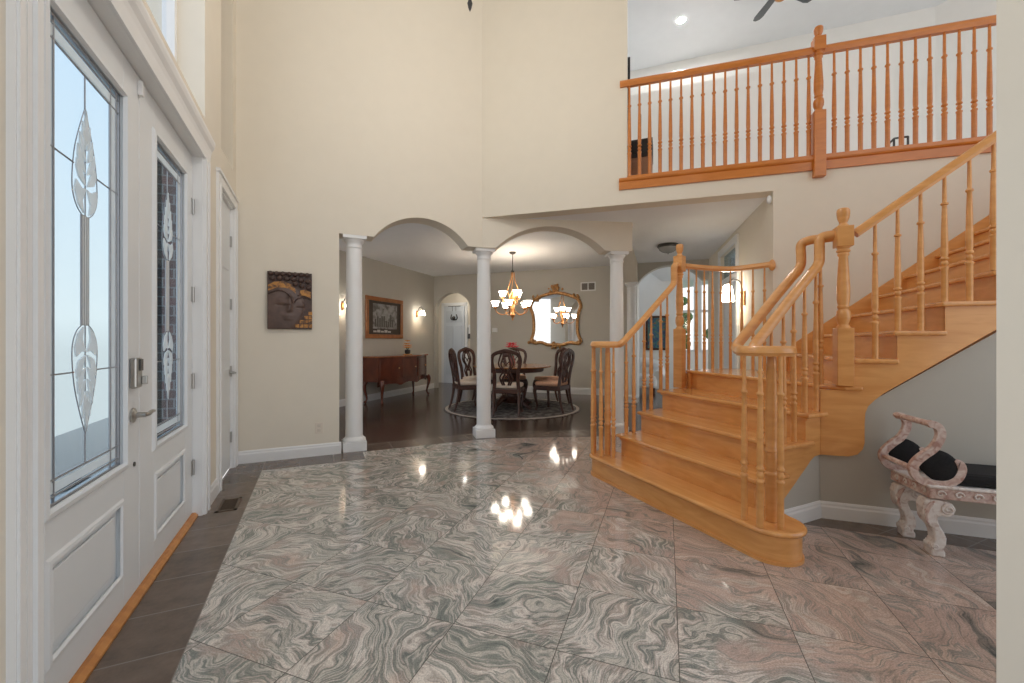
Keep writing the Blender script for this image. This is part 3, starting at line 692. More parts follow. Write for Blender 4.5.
# ------------------------------------------------------------------ balustrades
RAILP = [(.030,-.012),(.026,.014),(.014,.026),(-.014,.026),(-.026,.014),(-.030,-.012),(-.022,-.020),(-.020,-.030),(.020,-.030),(.022,-.020)]
BAL = [(1,0),(1,.255),(1.2,.264),(1.2,.274),(.62,.284),(1.0,.298),(1.1,.312),(.62,.328),(1.2,.338),(1.2,.348),(.82,.356),(1.0,.38),(1.02,.42),(.92,.55),(.76,.70),(.68,.765),(1.08,.772),(1.08,.784),(.62,.792),(.62,.83),(.52,1.0)]
def baluster(par, x, y, z0, z1, r=.0175, mat=None):
    mb = MB(); mb.lathe([(a*r, z0+.001+(z1-z0)*t) for a,t in BAL], (x,y,0), 10); part('baluster', mb, mat or OAK, par)
def newel(par, x, y, rz, z0, zb, zk0, zk1, zt, w=.046, mat=None):
    mat = mat or OAK
    z0 += .001; mb = MB(); mb.rbox((x,y,(z0+zb)/2),(w,w,(zb-z0)/2),rz); mb.rbox((x,y,(zk0+zk1)/2),(w,w,(zk1-zk0)/2),rz)
    L = zk0-zb; a = lambda t: zb+L*t
    mb.lathe([(w*.95,a(0)-.005),(w*.8,a(.02)),(w*.62,a(.04)),(w*.66,a(.055)),(w*.86,a(.10)),(w*.92,a(.15)),(w*.84,a(.20)),(w*.58,a(.235)),(w*.74,a(.25)),(w*.74,a(.27)),(w*.66,a(.28)),(w*.80,a(.36)),(w*.82,a(.48)),(w*.66,a(.72)),(w*.56,a(.88)),(w*.72,a(.90)),(w*.72,a(.915)),(w*.62,a(.925)),(w*.86,a(.945)),(w*.86,a(.96)),(w*.66,a(.97)),(w*.9,a(1.0)+.004)],(x,y,0),20)
    h = zt-zk1; b = lambda t: zk1+h*t
    mb.lathe([(w*.85,b(0)-.004),(w*.62,b(.1)),(w*.45,b(.18)),(w*.5,b(.24)),(w*.72,b(.45)),(w*.80,b(.72)),(w*.80,b(.86)),(w*.66,b(.97)),(w*.2,b(1))],(x,y,0),18)
    nn = part('newel_post', mb, mat, par, bev=.004)
def turned_post(par, x, y, z0, z1, r=.03):
    z0 += .0015; mb = MB(); L = z1-z0
    mb.lathe([(r,z0),(r,z0+L*.27),(r*1.15,z0+L*.28),(r*1.15,z0+L*.29),(r*.85,z0+L*.30),(r*1.08,z0+L*.34),(r*1.1,z0+L*.38),(r*.9,z0+L*.415),(r*1.15,z0+L*.42),(r*1.15,z0+L*.43),(r*.9,z0+L*.44),(r,z0+L*.5),(r*.97,z0+L*.7),(r*.8,z0+L*.93),(r*.9,z0+L*.94),(r*.75,z0+L*.955),(r*.7,z1)],(x,y,0),18)
    part('newel_post', mb, OAK, par)
# near-side balustrade of the lower flight
rr = thing('stair_railing', 'near maple railing with a round volute on the bottom step and two sloping rails', 'railing', (2.34,1.54,0))
zv = 1.148
def volute(c, a0, a1, r0, r1, n=26): 
    return [(c.x+(r0+(r1-r0)*i/n)*math.cos(a0+(a1-a0)*i/n), c.y+(r0+(r1-r0)*i/n)*math.sin(a0+(a1-a0)*i/n), zv) for i in range(n+1)]
yB, yA = 1.725, 1.845
Vc = Vector((2.350,1.588))
up = [(2.46,yB,zv+.035),(2.56,yB,zv+.12),(2.80,yB,zv+.325),(3.02,yB,zv+.505),(3.085,yB,zv+.555),(3.118,yB,zv+.60),(3.122,yB,zv+.66),(3.124,yB,zv+.74),(3.135,yB-.012,zv+.768),(3.16,yB-.05,zv+.775),(3.195,1.62,zv+.775)]
loop = [(Vc.x+.126*math.cos(a), Vc.y+.126*math.sin(a), zv) for a in [math.radians(d) for d in range(102,427,12)]]
mb = MB(); mb.sweep(loop, RAILP)
part('volute', mb, OAK, rr)
mb = MB(); mb.sweep(spline([loop[-1],(2.43,1.715,zv+.012)]+up,5), RAILP); part('handrail', mb, OAK, rr)
upA = [(x,y+yA-yB,z) for x,y,z in up[:-3]]+[(3.14,1.80,zv+.765),(3.17,1.72,zv+.765),(3.195,1.63,zv+.765)]
mb = MB(); mb.sweep(spline([loop[0],(2.36,1.752,zv+.002),(2.405,yA-.035,zv+.014)]+upA,5), RAILP); part('handrail', mb, OAK, rr)
mb = MB(); mb.lathe([(.0,-.03),(.115,-.03),(.12,-.02),(.12,.0),(.10,.012),(0,.016)],(Vc.x,Vc.y,zv),28); part('volute_cap', mb, OAK, rr)
turned_post(rr, 2.343, 1.545, RS, zv-.028)
for x,y in ((2.225,1.626),(2.20,1.514),(2.285,1.456),(2.42,1.60)):
    d = Vector((x-Vc.x,y-Vc.y)); d = d.normalized()*.13; x1, y1 = (x, y)
    baluster(rr, x, y, RS, zv-.028)
zr = lambda x: zv+.035+(x-2.46)*.845-.035
for x,i in ((2.51,2),(2.616,2),(2.736,3),(2.842,3),(2.959,4),(3.085,4)): baluster(rr, x, yB, RS*i, zr(x))
baluster(rr, 3.118, 1.715, RS*5, zv+.62)
newel(rr, 3.186, 1.612, PI/4, RS*5, 1.29, 1.83, 1.965, 2.09)
# upper flight railing
ur = thing('stair_railing', 'maple railing climbing beside the upper flight to the right edge', 'railing', (*en(1.2,3.394),RS*5))
n0 = 4.80/R2
zR = lambda e: 1.944+(2.462-1.944)/((3.744-1.056-3.258+1.542)/R2)*(e-(3.258-1.542)/R2)
mb = MB(); mb.sweep([(*en(e,n0),zR(e)) for e in (1.176,1.3,2.0,2.8)], RAILP); part('handrail', mb, OAK, ur)
k = 0
for x,y in ((3.309,1.491),(3.392,1.408),(3.474,1.326),(3.557,1.243),(3.641,1.159),(3.72,1.08),(3.803,.997),(3.886,.914)):
    e = (x-y)/R2; i = 6+int((e-e6)/RUN); baluster(ur, x, y, RS*i, zR(e)-.03)
# far-side balustrade of the lower flight
lr = thing('stair_railing', 'far maple railing of the lower flight, ending in a volute by the white column', 'railing', (2.385,3.05,0))
zl = 1.175
loop = [(cL.x+.115*math.cos(a), cL.y+.115*math.sin(a), zl) for a in [math.radians(d) for d in range(280,-21,-12)]]
mb = MB(); mb.sweep(loop, RAILP); part('volute', mb, OAK, lr)
up = [(2.58,3.035,zl+.075),(2.75,3.06,zl+.205),(3.05,3.12,zl+.435),(3.22,3.155,zl+.565),(3.275,3.17,zl+.62),(3.285,3.175,zl+.68),(3.287,3.178,zl+.77),(3.30,3.18,zl+.80),(3.33,3.185,zl+.805),(3.385,3.20,zl+.805)]
mb = MB(); mb.sweep(spline([loop[-1],(2.505,3.02,zl+.02)]+up,5), RAILP); part('handrail', mb, OAK, lr)
mb = MB(); mb.lathe([(.0,-.03),(.10,-.03),(.105,-.02),(.105,.0),(.09,.012),(0,.016)],(cL.x,cL.y,zl),28); part('volute_cap', mb, OAK, lr)
turned_post(lr, 2.375, 3.07, RS, zl-.028, .028)
for x,y in ((2.262,3.14),(2.315,3.185),(2.275,3.035),(2.365,2.975)): baluster(lr, x, y, RS, zl-.028)
zq = lambda x: zl+.075+(x-2.58)*.765-.03
for x,y,i in ((2.545,3.02,2),(2.64,3.03,2),(2.80,3.07,3),(2.905,3.09,3),(3.06,3.125,4),(3.17,3.15,4)): baluster(lr, x, y, RS*i, zq(x))
newel(lr, 3.395, 3.205, .3, RS*4, 1.33, 1.92, 2.08, 2.205)
# landing railing
gr = thing('stair_railing', 'back maple railing of the landing, bent and ending at a wall rosette', 'railing', (3.9,3.0,RS*5))
rp = [(3.452,3.20),(3.60,3.20),(3.80,3.185),(4.03,3.14),(4.10,3.05),(4.14,2.93),(4.19,2.757)]
zg = 1.985
mb = MB(); mb.sweep(spline([(x,y,zg) for x,y in rp],5), RAILP); part('handrail', mb, OAK, gr)
mb = MB(); q = Vector((4.19,2.757)); 
mm = MB(); mm.lathe([(.042,0),(.042,.012),(.034,.02),(.0,.02)],(0,0,0),20)
ax = (-bn); ay = bd
mb.add([(q.x+ax.x*v.z+ay.x*v.x*.75, q.y+ax.y*v.z+ay.y*v.x*.75, zg-.01+v.y*1.35) for v in mm.v], mm.f, True); part('rosette', mb, OAK, gr)
# balusters placed along the bend by arc length
seg = spline([(x,y,0) for x,y in rp],8); Ls = [0]
for a,b in zip(seg,seg[1:]): Ls.append(Ls[-1]+(b-a).length)
nb = 9
for k in range(nb):
    s = Ls[-1]*(k+.62)/(nb+.25); i = max(j for j in range(len(Ls)) if Ls[j] <= s); i = min(i,len(seg)-2)
    p = seg[i].lerp(seg[i+1], (s-Ls[i])/(Ls[i+1]-Ls[i])); baluster(gr, p.x, p.y, RS*5, zg-.028, .016)
# balcony railing
br = thing('balcony_railing', 'orange maple balcony railing across the upstairs loft', 'railing', (*bpt(TW),F2))
off = -bn*.035
def bp(t, z): p = A+bd*t; return (p.x, p.y, z)
t0 = (Vector((3.078,3.758))-A).length; tn = (Vector((4.489,2.491))-A).length; t1 = (Vector((5.536,1.55))-A).length
mb = MB(); mb.sweep([bp(t0-.0,4.075),bp(t0+1,4.075),bp(t1+.4,4.075)], [(a*1.15,b*1.35) for a,b in RAILP]); part('handrail', mb, OAKB, br)
mb = MB()
pf = [(.0,2.892),(.02,2.892),(.02,2.975),(.034,2.985),(.04,2.998),(.04,3.013),(0,3.013)]
s0 = A+bd*(t0-.01); mb.extr([(s0.x-bn.x*a, s0.y-bn.y*a, z) for a,z in pf], (bd.x*(t1-t0+.45), bd.y*(t1-t0+.45), 0)); 
s1 = A+bd*(TW+.005)
part('fascia_board', mb, OAKB, br)
mb = MB(); mb.extr([(s1.x-bn.x*a, s1.y-bn.y*a, z) for a,z in [(-.09,F2),(.03,F2),(.03,F2+.02),(-.09,F2+.02)]], (bd.x*(t1-TW+.4), bd.y*(t1-TW+.4), 0)); part('shoe_rail', mb, OAKB, br)
BT = (Vector((3.233,3.618))-A).length
t = BT-.107
while t < t1+.3:
    if abs(t-tn) > .07 and t > TW+.0:
        p = A+bd*t; baluster(br, p.x, p.y, F2+.0, 4.045, .0195, OAKB)
    t += .1072
p = A+bd*tn-bn*.012
newel(br, p.x, p.y, math.atan2(bd.y,bd.x), 2.815, 3.46, 4.05, 4.185, 4.30, .05, OAKB)

# ================================================================== BENCH
Lb = thing('bench', 'whitewashed carved bench with a black cushion and scrolled arm, by the stair wall', 'bench', (*en(1.40,(4.26)/R2),0), -PI/4)
nF, nB = 4.25/R2, 4.715/R2
def bpnt(e, n, z): q = en(e,n); return (q.x,q.y,z)
bl = 1.30                                           # length along the wall
mb = MB(); mb.prism([en(1.385,nF-.005), en(1.385+bl,nF-.005), en(1.385+bl,nB), en(1.34,nB)], .325, .385); part('seat_frame', mb, CARVED, Lb, bev=.006)
mb = MB(); mb.prism([en(1.375,nF-.012), en(1.395+bl,nF-.012), en(1.395+bl,nB+.005), en(1.33,nB+.005)], .385, .40); part('seat_moulding', mb, CARVEW, Lb, bev=.005)
for k in range(16):                                # carved scrolls along the apron
    mb = MB(); e = 1.43+k*.078
    sp_ = [bpnt(e+(.022-.0016*j)*math.cos(j*.55*(1 if k%2 else -1)), nF-.008, .355+(.022-.0016*j)*math.sin(j*.55)) for j in range(13)]
    mb.tube(sp_, .0045, 6); part('apron_scroll', mb, CARVEW, Lb)
for k in range(4):
    mb = MB(); n = nF+.04+k*.075; mb.tube([bpnt(1.378-.010*k+.0,n+(.02-.0015*j)*math.cos(j*.55),.355+(.02-.0015*j)*math.sin(j*.55)) for j in range(13)], .0045, 6); part('apron_scroll', mb, CARVEW, Lb)
mb = MB(); mb.prism([en(1.50,nF+.015), en(1.36+bl,nF+.015), en(1.36+bl,nB-.01), en(1.46,nB-.01)], .40, .47); part('seat_cushion', mb, BLACKV, Lb, bev=.025)
LEGP = [(215,418),(203,450),(207,482),(222,512),(241,532),(249,552),(252,575),(245,588),(232,598),(234,612),(238,618),(238,640),(294,640),(294,618),(284,610),(297,590),(299,565),(290,545),(276,525),(266,505),(263,488),(278,480),(302,484),(325,472),(335,450),(322,430),(295,421),(260,417)]
def leg_pt(x, y): return ((x-262)*.00112, max(.0,.321-(y-415)*.00143))
def bench_leg(n, e0, flip):
    th = .038; P = [leg_pt(*q) for q in LEGP]
    m = MB(); m.extr([bpnt(e0+x*flip,n-th,z) for x,z in P], (*(N1*2*th),0)); lg = part('leg', m, CARVEW, Lb, bev=.010)
    for sd in (-1,1):
        nn = n+sd*(th+.001)
        for c,r0,tr in (((303,452),.030,1),((252,603),.016,-1)):
            m = MB(); cx_, cz_ = leg_pt(*c); m.tube([bpnt(e0+(cx_+r0*(1-k/22)*math.cos(k*.5*tr+2))*flip,nn,cz_+r0*(1-k/22)*math.sin(k*.5*tr+2)) for k in range(21)], .005, 6); part('carved_scroll', m, CARVEW, lg)
        for k in range(5):
            m = MB(); m.tube(spline([bpnt(e0+x*flip,nn,z) for x,z in [leg_pt(250-6*k,424+8*k),leg_pt(226-3*k+2,438+14*k),leg_pt(212+4*k,462+13*k)]],4), .005, 6); part('carved_leaf', m, CARVED, lg)
bench_leg(nF+.045,1.423,1); bench_leg(nB-.05,1.395,1); bench_leg(nF+.045,1.385+bl-.05,-1); bench_leg(nB-.05,1.385+bl-.05,-1)
def scroll(n, de, dz, nm):
    S = [(1.392,.738),(1.425,.727),(1.440,.695),(1.436,.655),(1.409,.601),(1.369,.561),(1.334,.521),(1.318,.482),(1.330,.440),(1.36,.415),(1.41,.405),(1.465,.41),(1.508,.44),(1.528,.49),(1.520,.525),(1.503,.522)]
    m = MB(); P = spline([bpnt(e+de,n,z+dz) for e,z in S],5)
    m.sweep(P, [(.019,-.016),(.021,0),(.019,.016),(-.019,.016),(-.021,0),(-.019,-.016)], up=(*N1,0)); return part(nm, m, CARVED, Lb, bev=.003)
scroll(nF+.02, 0, 0, 'arm_scroll'); scroll(nB-.03, -.03, 0, 'arm_scroll')
for n_, de in ((nF+.02,0),(nB-.03,-.03)):
    m = MB(); mm = MB(); mm.ball((0,0,0),(.090,.02,.084),20,12)
    m.add([bpnt(1.437+de+v.x*1.03+v.z*-.15,n_+v.y,.503+v.z*1.1+v.x*-.10) for v in mm.v], mm.f, True); part('arm_pad', m, BLACKV, Lb)
m = MB(); m.tube([bpnt(1.395,nF+.0,.738),bpnt(1.365,nB-.01,.738)], .017, 10); part('arm_rail', m, CARVED, Lb)
m = MB(); m.tube([bpnt(1.322,nF+.01,.478),bpnt(1.294,nB-.02,.478)], .015, 10); part('arm_rail', m, CARVED, Lb)

# ================================================================== PLAQUE (carved face)
pl_ = thing('wall_plaque', 'square dark carved wooden plaque of a calm face, hung on the cream wall', 'plaque', (-.25,4.86,1.33))
PX0, PX1, PZ0, PZ1 = -.451, -.048, 1.325, 1.905; PY = 4.86
PLQ = noisecol('carved_brown', [(.3,(.045,.024,.018)),(.7,(.085,.045,.034))], 25, .5, .5, 5, .2)
PLQF = noisecol('carved_brown_face', [(.3,(.075,.045,.036)),(.7,(.125,.075,.058))], 12, .4, .5, 4, .1)
PLG = noisecol('worn_gilding', [(.38,(.10,.05,.025)),(.52,(.40,.17,.03)),(.7,(.52,.25,.05))], 22, .45, 1)
mb = MB(); mb.box(PX0,PX1,PY-.028,PY-.001,PZ0,PZ1); part('board', mb, PLQ, pl_, bev=.004)
px = lambda u: PX0+(PX1-PX0)*u
pz = lambda v: PZ0+(PZ1-PZ0)*v
mb = MB(); vs=[]; nu,nv=44,56
def face_h(u,v):
    X = (u-.30)*1.0+ (v-.4)*-.12; Y = (v-.36)
    r = (X/.52)**2+(Y/.42)**2
    h = .03*math.sqrt(max(0,1-r)) if r<1 else 0
    if h > 0:
        xr = u-(.50+.10*(v-.45)); 
        h += .020*math.exp(-(xr/.055)**2)*(1 if .33<v<.56 else math.exp(-((v-(.33 if v<.33 else .56))/.03)**2))
        h += .010*math.exp(-((u-.47)/.10)**2-((v-.235)/.030)**2) + .008*math.exp(-((u-.47)/.09)**2-((v-.185)/.024)**2)
        for cx_, cz_ in ((.36,.47),(.80,.43)): h += .012*math.exp(-((u-cx_)/.13)**2-((v-cz_)/.055)**2) - .008*math.exp(-((v-(cz_-.055+.25*(u-cx_)**2))/.012)**2)*(abs(u-cx_)<.15)
    return h
for i in range(nu+1):
    for j in range(nv+1):
        u, v = .01+.98*i/nu, .01+.80*j/nv; vs.append((px(u),PY-.0275-face_h(u,v),pz(v)))
mb.add(vs, [(i*(nv+1)+j,(i+1)*(nv+1)+j,(i+1)*(nv+1)+j+1,i*(nv+1)+j+1) for i in range(nu) for j in range(nv)], True); part('carved_face', mb, PLQF, pl_)
mb = MB()
for row,(v,n_,r) in enumerate(((.965,7,.030),(.885,6,.033))):
    for k in range(n_): mb.ball((px((k+.5+.2*(row%2))/(n_+.3)), PY-.032, pz(v-(.10*((k/n_-.25)**2) if row else 0))), (r*.9,.022,r*.8), 10, 8)
for k in range(3): mb.ball((px(.62+.15*k),PY-.032,pz(.80-.03*k)),(.028,.02,.027),10,8)
part('hair_curls', mb, PLQ, pl_)
mb = MB()
mb.extr([(px(u),PY-.0285,pz(v)) for u,v in ((.02,.66),(.20,.72),(.38,.72),(.54,.66),(.64,.575),(.62,.70),(.55,.78),(.36,.83),(.16,.82),(.02,.76))], (0,-.014,0)); part('gilded_forehead', mb, PLG, pl_, label='worn orange gilding on the forehead')
mb = MB(); mb.extr([(px(u),PY-.0285,pz(v)) for u,v in ((.70,.60),(.84,.60),(.98,.55),(.98,.66),(.84,.70),(.74,.69))], (0,-.014,0)); part('gilded_forehead', mb, PLG, pl_); mb = MB()
for r_ in range(4):
    for c_ in range(4):
        u = .62+.10*c_; v = .03+.075*r_
        if u > .64+.09*r_-.08: mb.box(px(u),px(u+.085),PY-.036,PY-.028,pz(v),pz(v+.06))
part('gilded_corner', mb, PLG, pl_, label='squares of worn orange gilding in the lower corner')
mb = MB()
for P in ([(.03,.61),(.2,.665),(.38,.655),(.52,.56),(.56,.46)],[(.60,.46),(.66,.53),(.80,.57),(.97,.53)]):
    S = spline([(px(u),PY-.0285-face_h(u,v)-.002,pz(v)) for u,v in P],5); mb.tube(S, .008, 6)
mb.ball((px(.69),PY-.045,pz(.60)), .008, 8, 6); part('brows', mb, PLQ, pl_)
# outlet
t = thing('wall_outlet', 'cream wall outlet plate below the carved plaque', 'outlet', (.02,4.86,.29))
mb = MB(); mb.box(-.018,.058,4.854,4.859,.235,.35); part('cover_plate', mb, paint('almond',(.70,.62,.52),.4,.02,0), t, bev=.002)
for z in (.268,.318):
    mb = MB(); mb.box(.004,.036,4.852,4.855,z-.015,z+.015); part('socket', mb, paint('almond_socket',(.62,.55,.46),.4,.02,0), t, bev=.003)
# floor register
t = thing('floor_register', 'brown floor vent grille set in the dark tile border', 'vent', (-.585,3.66,.0012))
VB = paint('register_brown', (.12,.08,.05), .4, .1, 0, 20, .4)
mb = MB(); x0,x1,y0,y1 = -.65,-.52,3.54,3.80
for a,b,c,d in ((x0,x1,y0,y0+.02),(x0,x1,y1-.02,y1),(x0,x0+.02,y0,y1),(x1-.02,x1,y0,y1)): mb.box(a,b,c,d,.0012,.006)
part('frame', mb, VB, t)
mb = MB(); mb.box(x0+.02,x1-.02,y0+.02,y1-.02,.0012,.002); part('duct_shade', mb, BLACK, t)  # flat black sheet stands in for the shade down the duct
mb = MB()
for k in range(16): mb.box(x0+.02,x1-.02,y0+.027+k*.0137,y0+.031+k*.0137,.002,.005)
part('slats', mb, VB, t)

# ================================================================== DINING ROOM
TC = Vector((3.22,6.93))
def rug_mat():
    m, nt, b = newmat('rug_pile'); L = nt.links.new; tc = N(nt,'ShaderNodeTexCoord')
    ln = N(nt,'ShaderNodeVectorMath', operation='LENGTH'); mp = N(nt,'ShaderNodeMapping'); mp.inputs['Scale'].default_value=(1,1,0)
    L(tc.outputs['Object'], mp.inputs[0]); L(mp.outputs[0], ln.inputs[0])
    no = N(nt,'ShaderNodeTexNoise'); no.inputs['Scale'].default_value = 9; no.inputs['Detail'].default_value = 4; L(tc.outputs['Object'], no.inputs['Vector'])
    cr = ramp(nt, [(.35,(.045,.038,.035)),(.5,(.10,.085,.078)),(.58,(.20,.18,.165)),(.7,(.075,.06,.055))]); L(no.outputs['Fac'], cr.inputs[0])
    r1 = ramp(nt, [(0,(0,0,0)),(.93,(0,0,0)),(.935,(1,1,1)),(.972,(1,1,1)),(.977,(0,0,0))]); r1.color_ramp.interpolation = 'CONSTANT'
    dv = N(nt,'ShaderNodeMath', operation='DIVIDE'); dv.inputs[1].default_value = 1.23; L(ln.outputs['Value'], dv.inputs[0]); L(dv.outputs[0], r1.inputs[0])
    mx = N(nt,'ShaderNodeMix', data_type='RGBA'); L(r1.outputs[0], mx.inputs[0]); L(cr.outputs[0], mx.inputs[6]); mx.inputs[7].default_value = (.46,.40,.34,1)
    L(mx.outputs[2], b.inputs['Base Color']); b.inputs['Roughness'].default_value = .9; return m
mb = MB(); mb.lathe([(0,0),(1.23,0),(1.235,.004),(1.225,.009),(0,.009)], (TC.x,TC.y,0), 64); solo('round_rug', mb, rug_mat(), 'round dark rug with a cream ring under the dining table', 'rug', (TC.x,TC.y,0))
tb = thing('dining_table', 'round wooden pedestal table in the dining room', 'table', (TC.x,TC.y,.0095))
mb = MB(); mb.lathe([(0,.735),(.66,.735),(.70,.742),(.715,.755),(.71,.765),(0,.768)], (TC.x,TC.y,0), 48); part('table_top', mb, TABLET, tb)
mb = MB(); mb.lathe([(.55,.66),(.57,.67),(.58,.735),(.0,.735)], (TC.x,TC.y,0), 40); part('apron', mb, DARKW, tb)
mb = MB(); mb.lathe([(.17,.10),(.18,.14),(.12,.2),(.09,.28),(.13,.38),(.14,.44),(.08,.52),(.10,.6),(.2,.66)], (TC.x,TC.y,0), 24); part('pedestal', mb, DARKW, tb)
for k in range(4):
    a = k*PI/2+.3; d = Vector((math.cos(a),math.sin(a))); mb = MB()
    S = spline([(TC.x+d.x*r,TC.y+d.y*r,z) for r,z in ((.1,.17),(.22,.18),(.34,.10),(.42,.058),(.47,.055))],4)
    mb.tube(S, [.05-.0012*i for i in range(len(S)-4)]+[.034,.036,.036,.034], 8); part('foot', mb, DARKW, tb)
# flowers on the table
fl = thing('flower_vase', 'vase of red flowers at the middle of the dining table', 'flowers', (TC.x,TC.y,.768))
mb = MB(); mb.lathe([(.0,.768),(.05,.768),(.065,.82),(.05,.88),(.035,.92),(.045,.945)], (TC.x,TC.y,0), 18); part('vase', mb, paint('vase_glaze',(.30,.10,.08),.2), fl)
RED = paint('red_petals', (.78,.04,.08), .6, .2, 0); PINK = paint('pink_petals',(.75,.35,.38),.6,.15,0); GRN = paint('leaf_green', (.04,.10,.03), .5, .2, 0)
def blossom(mb, c, r, n=6):
    for k in range(n):
        a = 2*PI*k/n+.2; d = Vector((math.cos(a),math.sin(a),.35)).normalized(); s_ = Vector((-math.sin(a),math.cos(a),0))
        c_ = Vector(c); mb.extr([c_, c_+d*r*.5+s_*r*.32, c_+d*r, c_+d*r*.5-s_*r*.32], (0,0,.006))
mb = MB()
for k in range(7):
    a = 2*PI*k/7; blossom(mb, (TC.x+.06*math.cos(a)*(k>0),TC.y+.06*math.sin(a)*(k>0),1.09+.03*(k%3)), .085)
part('blossoms', mb, RED, fl)
mb = MB()
for k in range(7):
    a = 2*PI*k/7; mb.tube([(TC.x,TC.y,.9),(TC.x+.03*math.cos(a),TC.y+.03*math.sin(a),.98),(TC.x+.06*math.cos(a),TC.y+.06*math.sin(a),1.09)], .004, 5)
for k in range(6): a = 2*PI*k/6+.4; blossom(mb, (TC.x+.05*math.cos(a),TC.y+.05*math.sin(a),.96), .06, 3)
part('stems', mb, GRN, fl)
# chairs
def make_chair():
    t = thing('dining_chair', 'dark carved dining chair', 'chair', (0,0,0), 0, group='carved chairs around the dining table')
    mb = MB(); mb.prism([(-.26,.24),(.26,.24),(.22,-.22),(-.22,-.22)], .37, .445); part('seat_frame', mb, DARKW, t, local=True, bev=.012)
    mb = MB(); mb.prism([(-.25,.23),(.25,.23),(.21,-.20),(-.21,-.20)], .445, .515); part('seat', mb, FABRIC, t, local=True, bev=.03)
    for s in (-1,1):
        mb = MB(); S = spline([(s*.225,.20,.43),(s*.248,.225,.36),(s*.238,.215,.25),(s*.215,.195,.12),(s*.222,.205,.05),(s*.230,.215,.03)],5)
        mb.tube(S, [.040,.040,.038,.036,.034,.032,.030,.028,.026,.024,.022,.021,.020,.019,.018,.017,.017,.017,.017,.018,.020,.023,.026,.027,.026,.024], 8); part('leg', mb, DARKW, t, local=True)
        mb = MB(); S = spline([(s*.20,-.205,.44),(s*.20,-.215,.3),(s*.20,-.245,.14),(s*.20,-.285,.014)],5)
        mb.tube(S, [.027-.0006*i for i in range(len(S))], 8); part('leg', mb, DARKW, t, local=True)
    mb = MB(); half = [(.195,-.20,.43),(.185,-.215,.56),(.188,-.235,.69),(.215,-.258,.82),(.222,-.272,.91),(.19,-.282,.985),(.10,-.290,1.025),(0,-.293,1.045)]
    full = half + [(-x,y,z) for x,y,z in half[-2::-1]]
    S = spline(full,5); mb.sweep(S, [(.028,-.018),(.028,.018),(-.028,.018),(-.028,-.018)], up=(0,-1,0))
    bk = part('backrest', mb, DARKW, t, local=True, bev=.005)
    mb = MB()
    for s in (-1,1):
        mb.tube(spline([(s*.03,-.205,.50),(s*.055,-.22,.60),(s*.018,-.24,.70),(s*.075,-.258,.82),(s*.05,-.275,.92),(s*.03,-.286,1.01)],5), .015, 6)
        mb.tube(spline([(s*.06,-.205,.50),(s*.10,-.225,.62),(s*.055,-.24,.72),(s*.115,-.258,.82),(s*.10,-.275,.92),(s*.07,-.286,1.0)],5), .013, 6)
        for z in (.62,.80): mb.tube([(s*.02,-.225-(z-.6)*.12,z),(-s*.06,-.23-(z-.6)*.12,z+.09)], .009, 6)
    part('splat', mb, DARKW, bk, local=True)
    mb = MB(); mb.ball((0,-.290,1.04),(.08,.024,.04),14,8); mb.ball((-.08,-.288,1.02),(.05,.02,.026),10,6); mb.ball((.08,-.288,1.02),(.05,.02,.026),10,6); mb.ball((0,-.288,.985),(.055,.02,.04),10,6)
    part('carved_crest', mb, DARKW, bk, local=True)
    return t
ch = make_chair()
R_ = .83
angs = [(240,'dining chair with its back turned, right of the middle white column'),(303,'dining chair with its back angled, furthest right at the dining table'),(176,'dining chair side-on, furthest left at the dining table'),
        (120,'dining chair facing forward, partly hidden by the middle white column'),(62,'dining chair beyond the table, behind the red flowers'),(2,'dining chair mostly hidden behind the furthest right chair')]
for i,(a,lab) in enumerate(angs):
    ra = math.radians(a); p = (TC.x+R_*math.cos(ra), TC.y+R_*math.sin(ra), .0100); rz = ra+PI/2
    if i == 0: ch.location = p; ch.rotation_euler = (0,0,rz); ch['label'] = lab
    else:
        c = dup(ch, p, rz, lab)
        if a in (303,2,62):
            for o in c.children:
                if o.name.startswith('seat.') : 
                    o.data = o.data.copy(); o.data.materials[0] = PEACH
# chandelier
CH = Vector((3.336,7.16))
cd = thing('chandelier', 'copper two-tier chandelier with lit frosted shades over the dining table', 'chandelier', (CH.x,CH.y,DCEIL))
mb = MB(); mb.lathe([(.065,0),(.06,-.02),(.03,-.04),(.012,-.045),(.0,-.045)][::1], (CH.x,CH.y,DCEIL), 18); part('canopy', mb, DKMET, cd)
mb = MB(); mb.tube([(CH.x,CH.y,DCEIL-.04),(CH.x,CH.y,2.52)], .008, 8); mb.lathe([(.03,2.50),(.035,2.515),(.03,2.53)],(CH.x,CH.y,0),14); part('stem', mb, DKMET, cd)
mb = MB(); mb.lathe([(.0,1.59),(.02,1.61),(.012,1.63),(.03,1.66),(.055,1.70),(.03,1.75),(.05,1.80),(.035,1.85),(.06,1.93),(.075,2.02),(.045,2.10),(.03,2.14)],(CH.x,CH.y,0),18)
for k in range(3):
    a = 2*PI*k/3; mb.tube(spline([(CH.x+.03*math.cos(a),CH.y+.03*math.sin(a),2.50),(CH.x+.045*math.cos(a),CH.y+.045*math.sin(a),2.35),(CH.x+.12*math.cos(a),CH.y+.12*math.sin(a),2.16),(CH.x+.06*math.cos(a),CH.y+.06*math.sin(a),2.05)],4), .009, 6)
part('body', mb, BRONZE, cd)
def shade_up(c, r=.075, h=.10):
    m = MB(); m.lathe([(r*.35,0),(r*.62,h*.12),(r*.75,h*.45),(r*.82,h*.75),(r*1.12,h),(r*1.06,h),(r*.76,h*.75),(r*.68,h*.45),(r*.5,h*.16),(r*.3,.02)], c, 18, caps=False); return m
